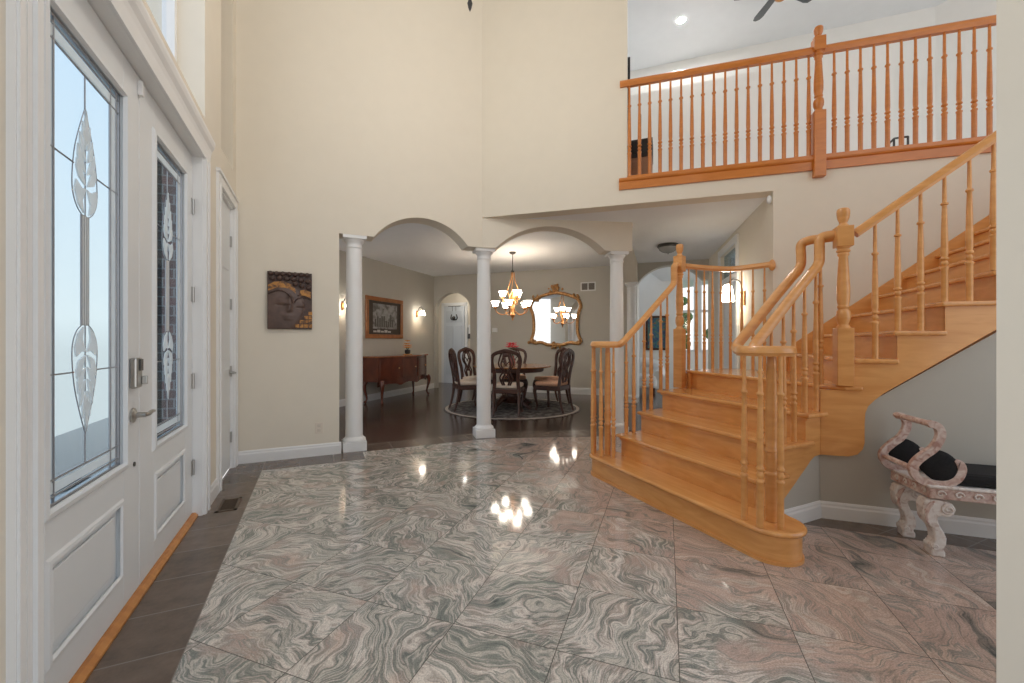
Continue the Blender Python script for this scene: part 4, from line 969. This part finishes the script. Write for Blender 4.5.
for tier,(n_,rr_,zb,a0) in enumerate(((5,.325,1.85,.30),(3,.185,2.04,.55))):
    for k in range(n_):
        a = a0+2*PI*k/n_; d = Vector((math.cos(a),math.sin(a)))
        m = MB(); P = [(CH.x+d.x*r,CH.y+d.y*r,z) for r,z in ((.03,zb-.07),(rr_*.5,zb-.145),(rr_*.85,zb-.12),(rr_,zb-.045),(rr_,zb))]
        m.tube(spline(P,4), .008, 6); m.lathe([(.012,-.04),(.035,-.02),(.04,0),(.03,.012)],(CH.x+d.x*rr_,CH.y+d.y*rr_,zb),12); ar_ = part('arm', m, BRONZE, cd)
        part('lamp_shade', shade_up((CH.x+d.x*rr_,CH.y+d.y*rr_,zb)), SHADE, ar_)
# sideboard
sb = thing('sideboard', 'cherry serpentine sideboard on curved legs against the taupe wall', 'sideboard', (1.6,9.0,0), PI/4)
u = Vector((1/R2,1/R2)); w_ = Vector((-1/R2,1/R2))           # along / toward the wall
s_off = (Vector((1.10,8.24))); LSB = 1.72
def sp(s, d, z): q = s_off + u*s + w_*d; return (q.x,q.y,z)
def front(s): x = s/LSB; return -.0 - .055*math.cos(2*PI*(x-.5)*1.0)*1.0 + .02*math.cos(4*PI*x)
npt = 32
fr = [(LSB*i/npt, front(LSB*i/npt)) for i in range(npt+1)]
D_ = .44
def ring_poly(g): return [sp(s+(g if i==npt else (-g if i==0 else 0)), d-g, 0)[:2] for i,(s,d) in enumerate(fr)] + [sp(LSB+g,D_,0)[:2], sp(-g,D_,0)[:2]]
mb = MB(); mb.prism(ring_poly(0), .42, .885, True); part('body', mb, CHERRY, sb)
mb = MB(); mb.prism(ring_poly(.03), .885, .915); part('top', mb, wood('sideboard_top',(.24,.07,.022),(.34,.11,.04),.2,(5,5,3),.5), sb, bev=.008)
for k in range(3):
    s0_, s1_ = LSB*(k/3)+.045, LSB*((k+1)/3)-.045; pts=[]
    for i in range(13): s = s0_+(s1_-s0_)*i/12; pts.append((s,front(s)))
    m = MB(); m.prism([sp(s,d-.014,0)[:2] for s,d in pts]+[sp(s,d+.004,0)[:2] for s,d in pts[::-1]], .47, .85, True); dd = part('door', m, CHERRY, sb, bev=.004)
    m = MB(); sm_ = s1_-.03; m.ball(sp(sm_,front(sm_)-.024,.67), .014, 10, 8); part('knob', m, BRONZE, dd)
m = MB(); ap = []
for i in range(npt+1): s = LSB*i/npt; ap.append((s, .375-.045*abs(math.cos(3*PI*s/LSB))+.02*math.sin(6*PI*s/LSB)**2))
vs = [sp(s,front(s)-.004,.425) for s,_ in ap]+[sp(s,front(s)-.004,z) for s,z in ap]+[sp(s,front(s)+.016,.425) for s,_ in ap]+[sp(s,front(s)+.016,z) for s,z in ap]; n_ = npt+1
fs = []
for i in range(npt): fs += [(i,i+1,n_+i+1,n_+i),(2*n_+i,3*n_+i,3*n_+i+1,2*n_+i+1),(n_+i,n_+i+1,3*n_+i+1,3*n_+i)]
m.add(vs, fs, True); part('apron', m, CHERRY, sb)
for s,d,f,g in ((.05,.02,-1,-1),(LSB-.05,.02,1,-1),(.05,D_-.05,-1,1),(LSB-.05,D_-.05,1,1)):
    m = MB(); S = spline([sp(s,d,.44),sp(s+f*.025,d+g*.025,.36),sp(s+f*.015,d+g*.015,.24),sp(s-f*.01,d-g*.01,.10),sp(s+f*.005,d+g*.005,.04),sp(s+f*.025,d+g*.025,.014)],5)
    m.tube(S, [.048,.048,.048,.047,.046,.044,.041,.038,.035,.032,.029,.026,.024,.022,.020,.019,.018,.018,.018,.019,.022,.026,.028,.028,.026,.022], 8); part('leg', m, CHERRY, sb)
# flower pot on the sideboard
q = sp(1.16,.2,.915); fp = thing('flower_pot', 'orange flowers in a small black pot on the sideboard', 'flowers', q)
m = MB(); m.box(q[0]-.09,q[0]+.09,q[1]-.06,q[1]+.06,.915,.93); part('tray', m, BRONZE, fp, bev=.004)
m = MB(); m.lathe([(.04,.93),(.058,.95),(.062,1.01),(.055,1.02)],(q[0],q[1],0),16); part('pot', m, BLACK, fp)
m = MB(); ORG = paint('orange_petals',(.92,.34,.03),.6,.2,0)
for k in range(9): a = 2*PI*k/8; blossom(m, (q[0]+.035*math.cos(a)*(k<8),q[1]+.035*math.sin(a)*(k<8),1.06+.04*(k%3)+(.06 if k==8 else 0)), .075)
part('blossoms', m, ORG, fp)
m = MB()
for k in range(6): a = 2*PI*k/6; m.tube([(q[0],q[1],1.0),(q[0]+.03*math.cos(a),q[1]+.03*math.sin(a),1.06)], .004, 5)
part('stems', m, GRN, fp)
# framed picture on the left dining wall
k95 = 7.95
def lw(x, z, o=0.0): # point on the dining-left wall; o = out from the wall into the room
    return (x+o/R2, x+k95-o/R2, z)
pic = thing('framed_picture', 'picture in a wide orange wooden frame above the sideboard', 'picture', lw(1.3,1.27))
X0,X1,Z0,Z1 = .865,1.75,1.265,2.125; fw = .085
FRM = wood('orange_frame',(.30,.10,.025),(.42,.16,.045),.3,(8,8,8),.3)
m = MB()
def lbox(x0,x1,z0,z1,o0,o1): 
    a = [lw(x0,z0,o0),lw(x1,z0,o0),lw(x1,z1,o0),lw(x0,z1,o0)]; return a, Vector(lw(0,0,o1))-Vector(lw(0,0,o0))
for x0,x1,z0,z1 in ((X0,X1,Z0,Z0+fw),(X0,X1,Z1-fw,Z1),(X0,X0+fw/R2,Z0+fw,Z1-fw),(X1-fw/R2,X1,Z0+fw,Z1-fw)):
    a,v = lbox(x0,x1,z0,z1,.002,.035); m.extr(a,v)
part('frame', m, FRM, pic, bev=.008)
a,v = lbox(X0+fw/R2,X1-fw/R2,Z0+fw,Z1-fw,.002,.012); m = MB(); m.extr(a,v); part('mat_board', m, paint('brown_mat',(.055,.04,.03),.5,.15,0), pic)
a,v = lbox(X0+.16,X1-.15,Z0+.20,Z1-.14,.012,.014); m = MB(); m.extr(a,v); cv = part('canvas', m, noisecol('grey_print',[(.35,(.12,.11,.10)),(.5,(.28,.27,.26)),(.65,(.36,.36,.36))],7,.5), pic)
m = MB(); random.seed(3)
for k in range(9):
    x = X0+.20+.05*k; h = random.uniform(.12,.30); a,v = lbox(x,x+.035,Z0+.24,Z0+.24+h,.014,.016); m.extr(a,v)
part('painted_shapes', m, paint('print_dark',(.10,.09,.08),.5,.2,0), cv)
m = MB()
for k in range(5):
    x = X0+.17+.085*k; a,v = lbox(x,x+.07,Z0+.125,Z0+.16+.02*(k%2),.012,.015); m.extr(a,v)
part('painted_lettering', m, paint('print_light',(.55,.53,.50),.5,.1,0), cv)
# sconces
def sconce(x, label):
    t = thing('wall_sconce', label, 'sconce', lw(x,1.86), group='bell-shaded sconces beside the picture')
    m = MB(); m.ball(lw(x,1.86,.006),(.035,.035,.085),14,10); part('back_plate', m, BRONZE, t)
    m = MB(); m.tube(spline([lw(x,1.86,.01),lw(x,1.98,.06),lw(x,2.03,.13),lw(x,1.96,.16)],5), .008, 6); m.lathe([(.02,1.93),(.03,1.945),(.02,1.965)],lw(x,0,.16),12); part('arm', m, DKMET, t)
    m = MB(); c = lw(x,0,.16); m.lathe([(.03,1.94),(.05,1.915),(.058,1.88),(.075,1.83),(.07,1.83),(.052,1.88),(.043,1.91),(.02,1.93)],c,16,caps=False); part('lamp_shade', m, SHADE, t)
    return c
sc1 = sconce(2.17,'lit bell-shaded sconce between the picture and the dining corner')
sc2 = sconce(.42,'lit sconce glimpsed in the gap beside the first white column')
# mirror
def mw(t, z, o=0): q = b0+E1*t-N1*o; return (q.x,q.y,z)
tm = (Vector((4.979,8.371))-b0).length; zm = 1.755
mr_ = thing('wall_mirror', 'ornate gilt framed mirror on the taupe dining wall', 'mirror', mw(tm,1.05))
def mshape(k=1.0):
    P = []
    base = [(0,.60),(.22,.56),(.40,.50),(.55,.42),(.62,.26),(.56,.08),(.535,-.15),(.55,-.38),(.60,-.55),(.50,-.62),(.36,-.60),(.18,-.66),(0,-.65)]
    full = base+[(-x,z) for x,z in base[-2:0:-1]]
    c = spline([(x*k*.94,0,z*k*.94) for x,z in full+[full[0]]],4)[:-1]; return [(p.x,p.z) for p in c]
m = MB(); m.extr([mw(tm+x,zm+z,.004) for x,z in mshape(1.0)], Vector(mw(0,0,.02))-Vector(mw(0,0,.0)))
mirm, nt, b = newmat('mirror_glass'); b.inputs['Metallic'].default_value = 1; b.inputs['Roughness'].default_value = .02; b.inputs['Base Color'].default_value = (.86,.87,.87,1)
part('mirror_glass', m, mirm, mr_)
m = MB(); m.tube([mw(tm+x,zm+z,.03) for x,z in mshape(1.02)], .038, 8, closed=True); fr_ = part('frame', m, GOLD, mr_)
random.seed(5)
for (x,z,r,n_) in ((0,.66,.13,16),(.5,.46,.07,8),(-.5,.46,.07,8),(.58,-.55,.065,8),(-.58,-.55,.065,8),(0,-.66,.08,12)):
    m = MB()
    for k in range(n_):
        a = random.uniform(0,2*PI); q = random.uniform(.2,1)*r; m.ball(mw(tm+x*.95+q*math.cos(a)*1.5,zm+z+q*math.sin(a)*(.9 if x else .9)+(.0),.045), (random.uniform(.02,.04),random.uniform(.02,.03),random.uniform(.02,.045)), 8, 6)
    if z > .6:
        for k in range(5): m.ball(mw(tm-.06+.03*k,zm+.72-.015*abs(k-2),.045),(.03,.02,.045),8,6)
    part('carved_ornament', m, GOLD, fr_)
# return-air grille and thermostat
tv = (Vector((5.627,7.723))-b0).length-.16
t = thing('wall_vent', 'white return vent grille high on the taupe wall by the third column', 'vent', mw(tv,2.4))
m = MB(); v_ = Vector(mw(0,0,.012))-Vector(mw(0,0,0))
for x0,x1,z0,z1 in ((-.17,.17,2.34,2.365),(-.17,.17,2.515,2.54),(-.17,-.145,2.365,2.515),(.145,.17,2.365,2.515),(-.012,.012,2.365,2.515)): m.extr([mw(tv+x0,z0,.001),mw(tv+x1,z0,.001),mw(tv+x1,z1,.001),mw(tv+x0,z1,.001)], v_)
part('frame', m, TRIM, t)
m = MB(); m.extr([mw(tv-.145,2.365,.001),mw(tv+.145,2.365,.001),mw(tv+.145,2.515,.001),mw(tv-.145,2.515,.001)], v_*.25); part('duct_shade', m, paint('vent_shadow',(.12,.10,.085),.8,.1,0), t)  # dark sheet: the shade inside the vent is painted in
m = MB()
for k in range(9): z = 2.372+k*.016; m.extr([mw(tv-.145,z,.004),mw(tv+.145,z,.004),mw(tv+.145,z+.006,.004),mw(tv-.145,z+.006,.004)], v_*.5)
part('slats', m, paint('vent_slats',(.28,.25,.22),.6,.05,0), t)
tt = (Vector((3.912,9.438))-b0).length
m = MB(); m.extr([mw(tt-.07,1.43,.001),mw(tt+.07,1.43,.001),mw(tt+.07,1.53,.001),mw(tt-.07,1.53,.001)], v_*2); solo('thermostat', m, TRIM, 'small white thermostat on the taupe wall beside the arched opening', 'thermostat', mw(tt,1.43), bev=.005)
# vestibule door
vt = thing('door_4', 'white panelled door inside the dining arch', 'door', (*(dpt(-.1)+N1*1.34),0), kind='structure')
def vp(t,z,o=0): q = dpt(t-.60)+N1*(1.35-o); return (q.x,q.y,z)
m = MB(); vv = Vector(vp(0,0,.03))-Vector(vp(0,0,0)); m.extr([vp(.16,0,.001),vp(.82,0,.001),vp(.82,2.22,.001),vp(.16,2.22,.001)], vv); part('door_leaf', m, paint('vestibule_door',(.62,.66,.70),.4,.02,0), vt)
for x0,x1 in ((.23,.46),(.52,.75)):
    for z0,z1 in ((.25,.85),(.95,1.65),(1.75,2.08)):
        m = MB(); m.extr([vp(x0,z0,.031),vp(x1,z0,.031),vp(x1,z1,.031),vp(x0,z1,.031)], vv*.5); part('raised_panel', m, paint('vestibule_panel_shade',(.56,.60,.64),.4,.02,0), vt, bev=.004)  # darker copy of the leaf paint: relief shading put into the colour
m = MB()
for x0,x1,z0,z1 in ((.07,.15,0,2.32),(.83,.91,0,2.32),(.07,.91,2.23,2.32)): m.extr([vp(x0,z0,.001),vp(x1,z0,.001),vp(x1,z1,.001),vp(x0,z1,.001)], vv*.6)
part('casing', m, TRIM, vt)
m = MB()
for x in (.44,.55): m.tube([vp(x,2.215,.035),vp(x,1.98,.04)], .006, 5)
m.tube([vp(.30,2.215,.036),vp(.70,2.215,.036)], .008, 5)
m.tube(spline([vp(.42,1.98,.045),vp(.40,1.86,.05),vp(.5,1.82,.05),vp(.6,1.86,.05),vp(.57,1.98,.045)],4), .016, 6)
m.ball(vp(.5,1.88,.05), (.07,.03,.05), 10, 6); solo('door_hanger', m, DKMET, 'black ornament hanging on the white door in the dining arch', 'ornament', vp(.5,1.85,.04))
def vr(d,z,o=0): q = dpt(d-.2)+N1*(1.35-o); return (q.x,q.y,z)
t = thing('key_rack', 'small dark rack with papers on the wall in the dining arch', 'rack', vr(.7,1.3))
m = MB(); v2 = Vector(vr(0,0,.03))-Vector(vr(0,0,0)); m.extr([vr(.52,1.28,.001),vr(.64,1.28,.001),vr(.64,1.60,.001),vr(.52,1.60,.001)], v2); part('rack', m, DKMET, t)
m = MB(); m.extr([vr(.55,1.42,.031),vr(.67,1.42,.031),vr(.67,1.68,.031),vr(.55,1.68,.031)], v2*.2); part('papers', m, TRIM, t)

# ================================================================== HALL AND FAMILY ROOM
def hw(s,z,o=0): q = B+hd*s-hn*o; return (q.x,q.y,z)
# hall door with casing
t = thing('door_5', 'pale door with white casing in the hall behind the landing rail', 'door', hw(2.0,0), kind='structure')
m = MB(); vh = Vector(hw(0,0,.03))-Vector(hw(0,0,0)); m.extr([hw(HD0,0,-.08),hw(HD1,0,-.08),hw(HD1,2.08,-.08),hw(HD0,2.08,-.08)], vh); part('door_leaf', m, paint('hall_door',(.66,.70,.74),.4,.02,0), t)
m = MB()
for x0,x1,z0,z1 in ((HD0-.09,HD0,0,HDH+.09),(HD1,HD1+.09,0,HDH+.09),(HD0,HD1,HDH,HDH+.09),(HD0,HD1,2.08,2.15)): m.extr([hw(x0,z0,.001),hw(x1,z0,.001),hw(x1,z1,.001),hw(x0,z1,.001)], vh*.8)
part('casing', m, TRIM, t)
m = MB(); m.extr([hw(HD0,2.15,-.06),hw(HD1,2.15,-.06),hw(HD1,HDH,-.06),hw(HD0,HDH,-.06)], vh*.2); part('transom_glass', m, glassy('transom',(.6,.7,.75),.4), t)
for z in (.4,1.1,1.7):
    m = MB(); m.extr([hw(HD0+.0,z,-.05),hw(HD0+.03,z,-.05),hw(HD0+.03,z+.1,-.05),hw(HD0,z+.1,-.05)], vh*.5); part('hinge', m, DKMET, t)
# hall sconce
t = thing('hall_sconce', 'lit sconce with an arched arm on the wall behind the landing rail', 'sconce', hw(1.10,1.76))
m = MB(); m.extr([hw(1.06,1.66,.001),hw(1.13,1.66,.001),hw(1.13,1.84,.001),hw(1.06,1.84,.001)], vh*.7); part('back_plate', m, BRONZE, t, bev=.006)
m = MB(); m.tube(spline([hw(1.10,1.80,.02),hw(1.12,1.96,.05),hw(1.17,2.0,.13),hw(1.20,1.94,.18)],5), .009, 6); part('arm', m, DKMET, t)
hc = hw(1.20,0,.18)
m = MB(); m.lathe([(.03,1.94),(.055,1.91),(.065,1.84),(.085,1.72),(.08,1.72),(.058,1.84),(.047,1.90),(.02,1.93)],hc,16,caps=False); part('lamp_shade', m, SHADE, t)
# motion sensor
m = MB(); m.ball(hw(.04,2.655,.025),(.025,.025,.045),12,8); solo('motion_sensor', m, TRIM, 'small white motion sensor high in the corner below the balcony', 'sensor', hw(.04,2.655,.025))
# flush light
t = thing('ceiling_light', 'grey flush dome light on the hall ceiling', 'ceiling light', (5.03,4.98,SOF))
m = MB(); m.lathe([(.0,0),(.155,0),(.165,-.03),(.15,-.05),(.0,-.05)][::-1],(5.03,4.98,SOF),28); part('rim', m, DKMET, t)
m = MB(); m.lathe([(.145,-.05),(.13,-.085),(.09,-.115),(.04,-.13),(.012,-.135),(.012,-.15),(.0,-.155)],(5.03,4.98,SOF),28); part('dome', m, paint('grey_glass',(.30,.30,.29),.25,.05,0), t)
# family room: windows, painting, armchair
FG = glassy('family_window_glass',(.97,.99,1),.05)
def fp_(s,z,o=0): q = f0+E1*s-N1*o; return (q.x,q.y,z)
vf = Vector(fp_(0,0,.05))-Vector(fp_(0,0,0))
for i,w in enumerate(WIN[:2]):
    t = thing(f'window_{i+2}', ('tall bright window seen just beyond the landing newel','narrow bright window beyond the middle of the landing rail')[i], 'window', fp_((w[0]+w[1])/2,WZ0), kind='structure')
    m = MB(); f = .045
    zc = (WZ0+WZ1)/2+.05
    for a,b_,c_,d_ in ((w[0],w[0]+f,WZ0,WZ1),(w[1]-f,w[1],WZ0,WZ1),(w[0],w[1],WZ0,WZ0+f),(w[0],w[1],WZ1-f,WZ1),(w[0],w[1],zc-.03,zc+.03)): m.extr([fp_(a,c_,-.08),fp_(b_,c_,-.08),fp_(b_,d_,-.08),fp_(a,d_,-.08)], vf*1.8)
    part('window_frame', m, TRIM, t)
    m = MB(); m.extr([fp_(w[0]+f,WZ0+f,-.06),fp_(w[1]-f,WZ0+f,-.06),fp_(w[1]-f,WZ1-f,-.06),fp_(w[0]+f,WZ1-f,-.06)], vf*.1); part('glass_pane', m, FG, t)
def fx(x): # along the far wall from a world X
    return (x-f0.x)*R2
P0, P1 = fx(7.66), fx(8.03)
t = thing('painting', 'blue-green painting in a brown frame seen between the left stair balusters', 'painting', fp_((P0+P1)/2,1.0))
m = MB()
for a,b_,c_,d_ in ((P0,P1,.98,1.03),(P0,P1,1.80,1.85),(P0,P0+.05,1.03,1.80),(P1-.05,P1,1.03,1.80)): m.extr([fp_(a,c_,.001),fp_(b_,c_,.001),fp_(b_,d_,.001),fp_(a,d_,.001)], vf*.8)
part('frame', m, DARKW, t)
m = MB(); m.extr([fp_(P0+.05,1.03,.001),fp_(P1-.05,1.03,.001),fp_(P1-.05,1.80,.001),fp_(P0+.05,1.80,.001)], vf*.4)
part('canvas', m, noisecol('abstract_paint',[(.3,(.03,.05,.12)),(.45,(.06,.13,.22)),(.52,(.05,.22,.18)),(.6,(.30,.12,.08)),(.7,(.04,.06,.10))],5,.5,2), t)
wc = Vector((7.02,7.75)); t = thing('armchair', 'white rounded armchair in the far bright room, seen between balusters', 'armchair', (wc.x,wc.y,0), -PI/4)
WF = noisecol('white_upholstery',[(.3,(.78,.77,.75)),(.7,(.86,.85,.84))],40,.9)
m = MB(); m.box(-.32,.32,-.32,.30,.12,.42); part('seat', m, WF, t, local=True, bev=.06)
m = MB(); m.tube(spline([(-.36,-.30,.42),(-.40,.1,.50),(-.28,.36,.64),(0,.42,.70),(.28,.36,.64),(.40,.1,.50),(.36,-.30,.42)],5), .11, 10); part('backrest', m, WF, t, local=True)
for s,d in ((-1,-1),(1,-1),(-1,1),(1,1)):
    m = MB(); m.lathe([(.018,0),(.028,.13)],(s*.26,d*.25,0),10); part('leg', m, DARKW, t, local=True)
# shrubs outside the family windows
LEAF = noisecol('shrub_leaves',[(.35,(.02,.06,.015)),(.5,(.07,.16,.03)),(.65,(.22,.36,.10))],14,.7,1,6,.8)
def shrub(p, h, r, label, seed):
    rnd = random.Random(seed); t = thing('shrub', label, 'shrub', (p[0],p[1],-.12), group='garden shrubs')
    m = MB(); m.tube([(p[0],p[1],-.12),(p[0],p[1],h*.6)], .04, 6); part('trunk', m, DARKW, t)
    m = MB()
    for k in range(26):
        a = rnd.uniform(0,2*PI); q = r*math.sqrt(rnd.random()); z = rnd.uniform(.15,1)*h; rr_ = r*rnd.uniform(.28,.5)
        m.ball((p[0]+q*math.cos(a),p[1]+q*math.sin(a),z),(rr_,rr_,rr_*.9),9,7)
    part('foliage', m, LEAF, t)
g0 = f0+N1*2.2
for i,(s,h,r,lab) in enumerate(((1.55,2.5,.36,'green garden shrub outside the window nearer the newel'),(2.95,2.7,.45,'green garden shrub outside the narrow window'))): shrub(g0+E1*s, h, r, lab, i+2)
m = MB(); m.prism([f0+N1*.2-E1*3, f0+N1*.2+E1*9, f0+N1*9+E1*9, f0+N1*9-E1*3], -.2, -.12); struct('ground_garden', m, paint('lawn',(.16,.24,.08),.9,.2), 'lawn outside the far windows', 'lawn')

# ================================================================== UPSTAIRS
F3 = F2
FANP = Vector((5.255,3.34)); 
t = thing('ceiling_fan', 'dark ceiling fan hanging over the upstairs loft', 'ceiling fan', (FANP.x,FANP.y,TOP))
m = MB(); m.lathe([(.0,0),(.07,0),(.06,-.05),(.014,-.06),(.014,-.12),(.0,-.12)][::-1],(FANP.x,FANP.y,TOP),16); part('downrod', m, DKMET, t)
m = MB(); m.lathe([(.05,-.10),(.10,-.13),(.11,-.20),(.08,-.25),(.05,-.27)],(FANP.x,FANP.y,TOP),20); part('motor', m, DKMET, t)
m = MB(); m.lathe([(.05,-.27),(.075,-.30),(.07,-.34),(.03,-.37),(0,-.375)],(FANP.x,FANP.y,TOP),18); part('lamp_shade', m, BRONZE, t)
for k in range(5):
    a = math.radians(66+72*k); d = Vector((math.cos(a),math.sin(a))); s_ = Vector((-d.y,d.x)); m = MB(); z = TOP-.225
    pts = [(.10,-.03),(.17,-.05),(.46,-.062),(.52,-.045),(.54,0),(.52,.045),(.46,.062),(.17,.05),(.10,.03)]
    m.extr([(FANP.x+d.x*r+s_.x*o,FANP.y+d.y*r+s_.y*o,z-.04*o/.07*.35) for r,o in pts], (0,0,.008)); part('blade', m, paint('fan_blade',(.10,.11,.12),.4,.1,0), t)
t = thing('recessed_light', 'small lit recessed downlight in the upstairs ceiling', 'ceiling light', (4.754,4.462,TOP))
m = MB(); m.lathe([(.055,-.002),(.075,-.002),(.075,-.008),(.055,-.012)],(4.754,4.462,TOP),24,caps=False); part('trim_ring', m, TRIM, t)
m = MB(); m.lathe([(0,-.004),(.056,-.004),(.05,-.008),(0,-.008)],(4.754,4.462,TOP),24); part('lens', m, LED, t)
# dark things at the far left end of the balcony
def up_pt(px_, s): # plan point on the ray of column px_ at X+Y=s
    a = (px_-512)/420; X = a*.907+.421; Y = -a*.421+.907; k = s/(X+Y); return Vector((X*k,Y*k))
q = up_pt(628.9,7.3)
t = thing('floor_screen', 'tall thin black panel standing at the far left end of the balcony', 'screen', (q.x,q.y,F2), math.atan2(q.y,q.x))
m = MB(); m.box(-.10,.25,-.014,.014,0,1.50); part('panel', m, BLACK, t, local=True, bev=.004)
m = MB(); m.box(-.14,-.06,-.05,.05,0,.03); m.box(.2,.28,-.05,.05,0,.03); part('foot', m, BLACK, t, local=True)
q = up_pt(641.5,7.75)
t = thing('cabinet', 'low wooden cabinet with a black top section behind the balcony balusters', 'cabinet', (q.x,q.y,F2), -PI/4)
m = MB(); m.box(-.13,.13,-.14,.14,0,.43); part('body', m, wood('cabinet_wood',(.30,.15,.08),(.40,.21,.12),.4), t, local=True, bev=.004)
m = MB(); m.box(-.135,.135,-.145,.145,.43,.65); part('drawer_case', m, BLACK, t, local=True, bev=.004)
m = MB(); m.box(-.09,.09,-.152,-.145,.48,.60); part('drawer', m, BLACK, t, local=True)
q2 = q + E1*-.02
t = thing('black_post', 'short black post standing on the cabinet behind the balusters', 'post', (q2.x,q2.y,F2+.651))  # unidentified dark upright, built as a plain post without a lamp
m = MB(); m.lathe([(.05,0),(.05,.012),(.02,.02)],(0,0,0),16); part('base', m, BLACK, t, local=True)
m = MB(); m.lathe([(.018,.01),(.018,.36),(.006,.42)],(0,0,0),12); part('pole', m, BLACK, t, local=True)
# black bent rail upstairs (loft stair rail end)
q = [up_pt(886,7.9), up_pt(894,7.95), up_pt(908,8.0)]
m = MB(); m.tube([(q[0].x,q[0].y,3.28),(q[1].x,q[1].y,3.37),(q[2].x,q[2].y,3.385)], .011, 6); m.tube([(q[1].x,q[1].y,3.37),(q[1].x,q[1].y,F2)], .011, 6); m.tube([(q[2].x,q[2].y,3.385),(q[2].x,q[2].y,F2)], .011, 6)
solo('grab_rail', m, DKMET, 'low bent dark metal rail on the loft floor behind the balusters', 'rail', (q[1].x,q[1].y,F2))
# foyer chandelier: only the tip of its finial hangs into the frame
FC = Vector((.948,2.725))
t = thing('foyer_chandelier', 'foyer chandelier, only its dark finial tip showing at the top edge', 'chandelier', (FC.x,FC.y,TOP))
m = MB(); m.lathe([(0,3.452),(.010,3.475),(.018,3.51),(.010,3.535),(.022,3.56),(.05,3.62),(.03,3.70),(.06,3.82),(.05,3.98),(.02,4.1)],(FC.x,FC.y,0),16); m.tube([(FC.x,FC.y,4.1),(FC.x,FC.y,TOP)], .008, 6); part('body', m, DKMET, t)
m = MB(); m.lathe([(.0,0),(.07,0),(.05,-.04),(.0,-.05)][::-1],(FC.x,FC.y,TOP),16); part('canopy', m, DKMET, t)
for k in range(6):
    a = 2*PI*k/6; d = Vector((math.cos(a),math.sin(a))); m = MB()
    m.tube(spline([(FC.x+d.x*r,FC.y+d.y*r,z) for r,z in ((.04,3.80),(.15,3.74),(.27,3.80),(.30,3.90))],4), .008, 6); m.lathe([(.03,3.90),(.012,3.905),(.012,3.98)],(FC.x+d.x*.30,FC.y+d.y*.30,0),10); ar_ = part('arm', m, DKMET, t)
    m = MB(); m.ball((FC.x+d.x*.30,FC.y+d.y*.30,4.01),(.018,.018,.035),10,8); part('bulb', m, BULB, ar_)

# ================================================================== LIGHT
def plight(x,y,z,e,col=(1,.84,.64),r=.05):
    l = bpy.data.lights.new('lamp_glow','POINT'); l.energy = e; l.color = col; l.shadow_soft_size = r
    o = bpy.data.objects.new('lamp_glow', l); C.objects.link(o); o.location = (x,y,z); return o
EXPO = 0.66
plight(FC.x,FC.y,4.12,42,(1,.93,.84),.18)
v_c = dpt(.55)+N1*.75; plight(v_c.x,v_c.y,2.6,6,(1,.95,.88),.06)

w = bpy.data.worlds.new('sky'); sc.world = w; w.use_nodes = True; nt = w.node_tree; L = nt.links.new
tc = N(nt,'ShaderNodeTexCoord'); sp_ = N(nt,'ShaderNodeSeparateXYZ'); L(tc.outputs['Generated'], sp_.inputs[0])
cr = ramp(nt, [(0,(.55,.55,.55)),(.49,(.80,.79,.77)),(.52,(.96,.955,.94)),(.75,(.74,.85,1.0)),(1,(.52,.70,1.0))])
ma = N(nt,'ShaderNodeMath', operation='MULTIPLY_ADD'); ma.inputs[1].default_value = .5; ma.inputs[2].default_value = .5; L(sp_.outputs[2], ma.inputs[0]); L(ma.outputs[0], cr.inputs[0])
bg = nt.nodes['Background']; L(cr.outputs[0], bg.inputs[0]); bg.inputs[1].default_value = 1.0

# ================================================================== CAMERA
cam = bpy.data.cameras.new('camera'); co = bpy.data.objects.new('camera', cam); C.objects.link(co)
cam.lens = 420/1024*36; cam.sensor_width = 36; cam.clip_start = .02; cam.clip_end = 200
co.location = (0,0,H); co.rotation_euler = (PI/2,0,-math.radians(24.9)); sc.camera = co
sc.view_settings.view_transform = 'Standard'; sc.view_settings.look = 'None'; sc.view_settings.exposure = EXPO; sc.view_settings.gamma = 1
sc.view_settings.use_curve_mapping = False
cy = sc.cycles
cy.use_denoising = True
try: cy.denoiser = 'OPENIMAGEDENOISE'
except Exception: pass
cy.max_bounces = 8; cy.diffuse_bounces = 5; cy.glossy_bounces = 4; cy.transparent_max_bounces = 16; cy.caustics_reflective = False; cy.caustics_refractive = False
cy.sample_clamp_indirect = 6
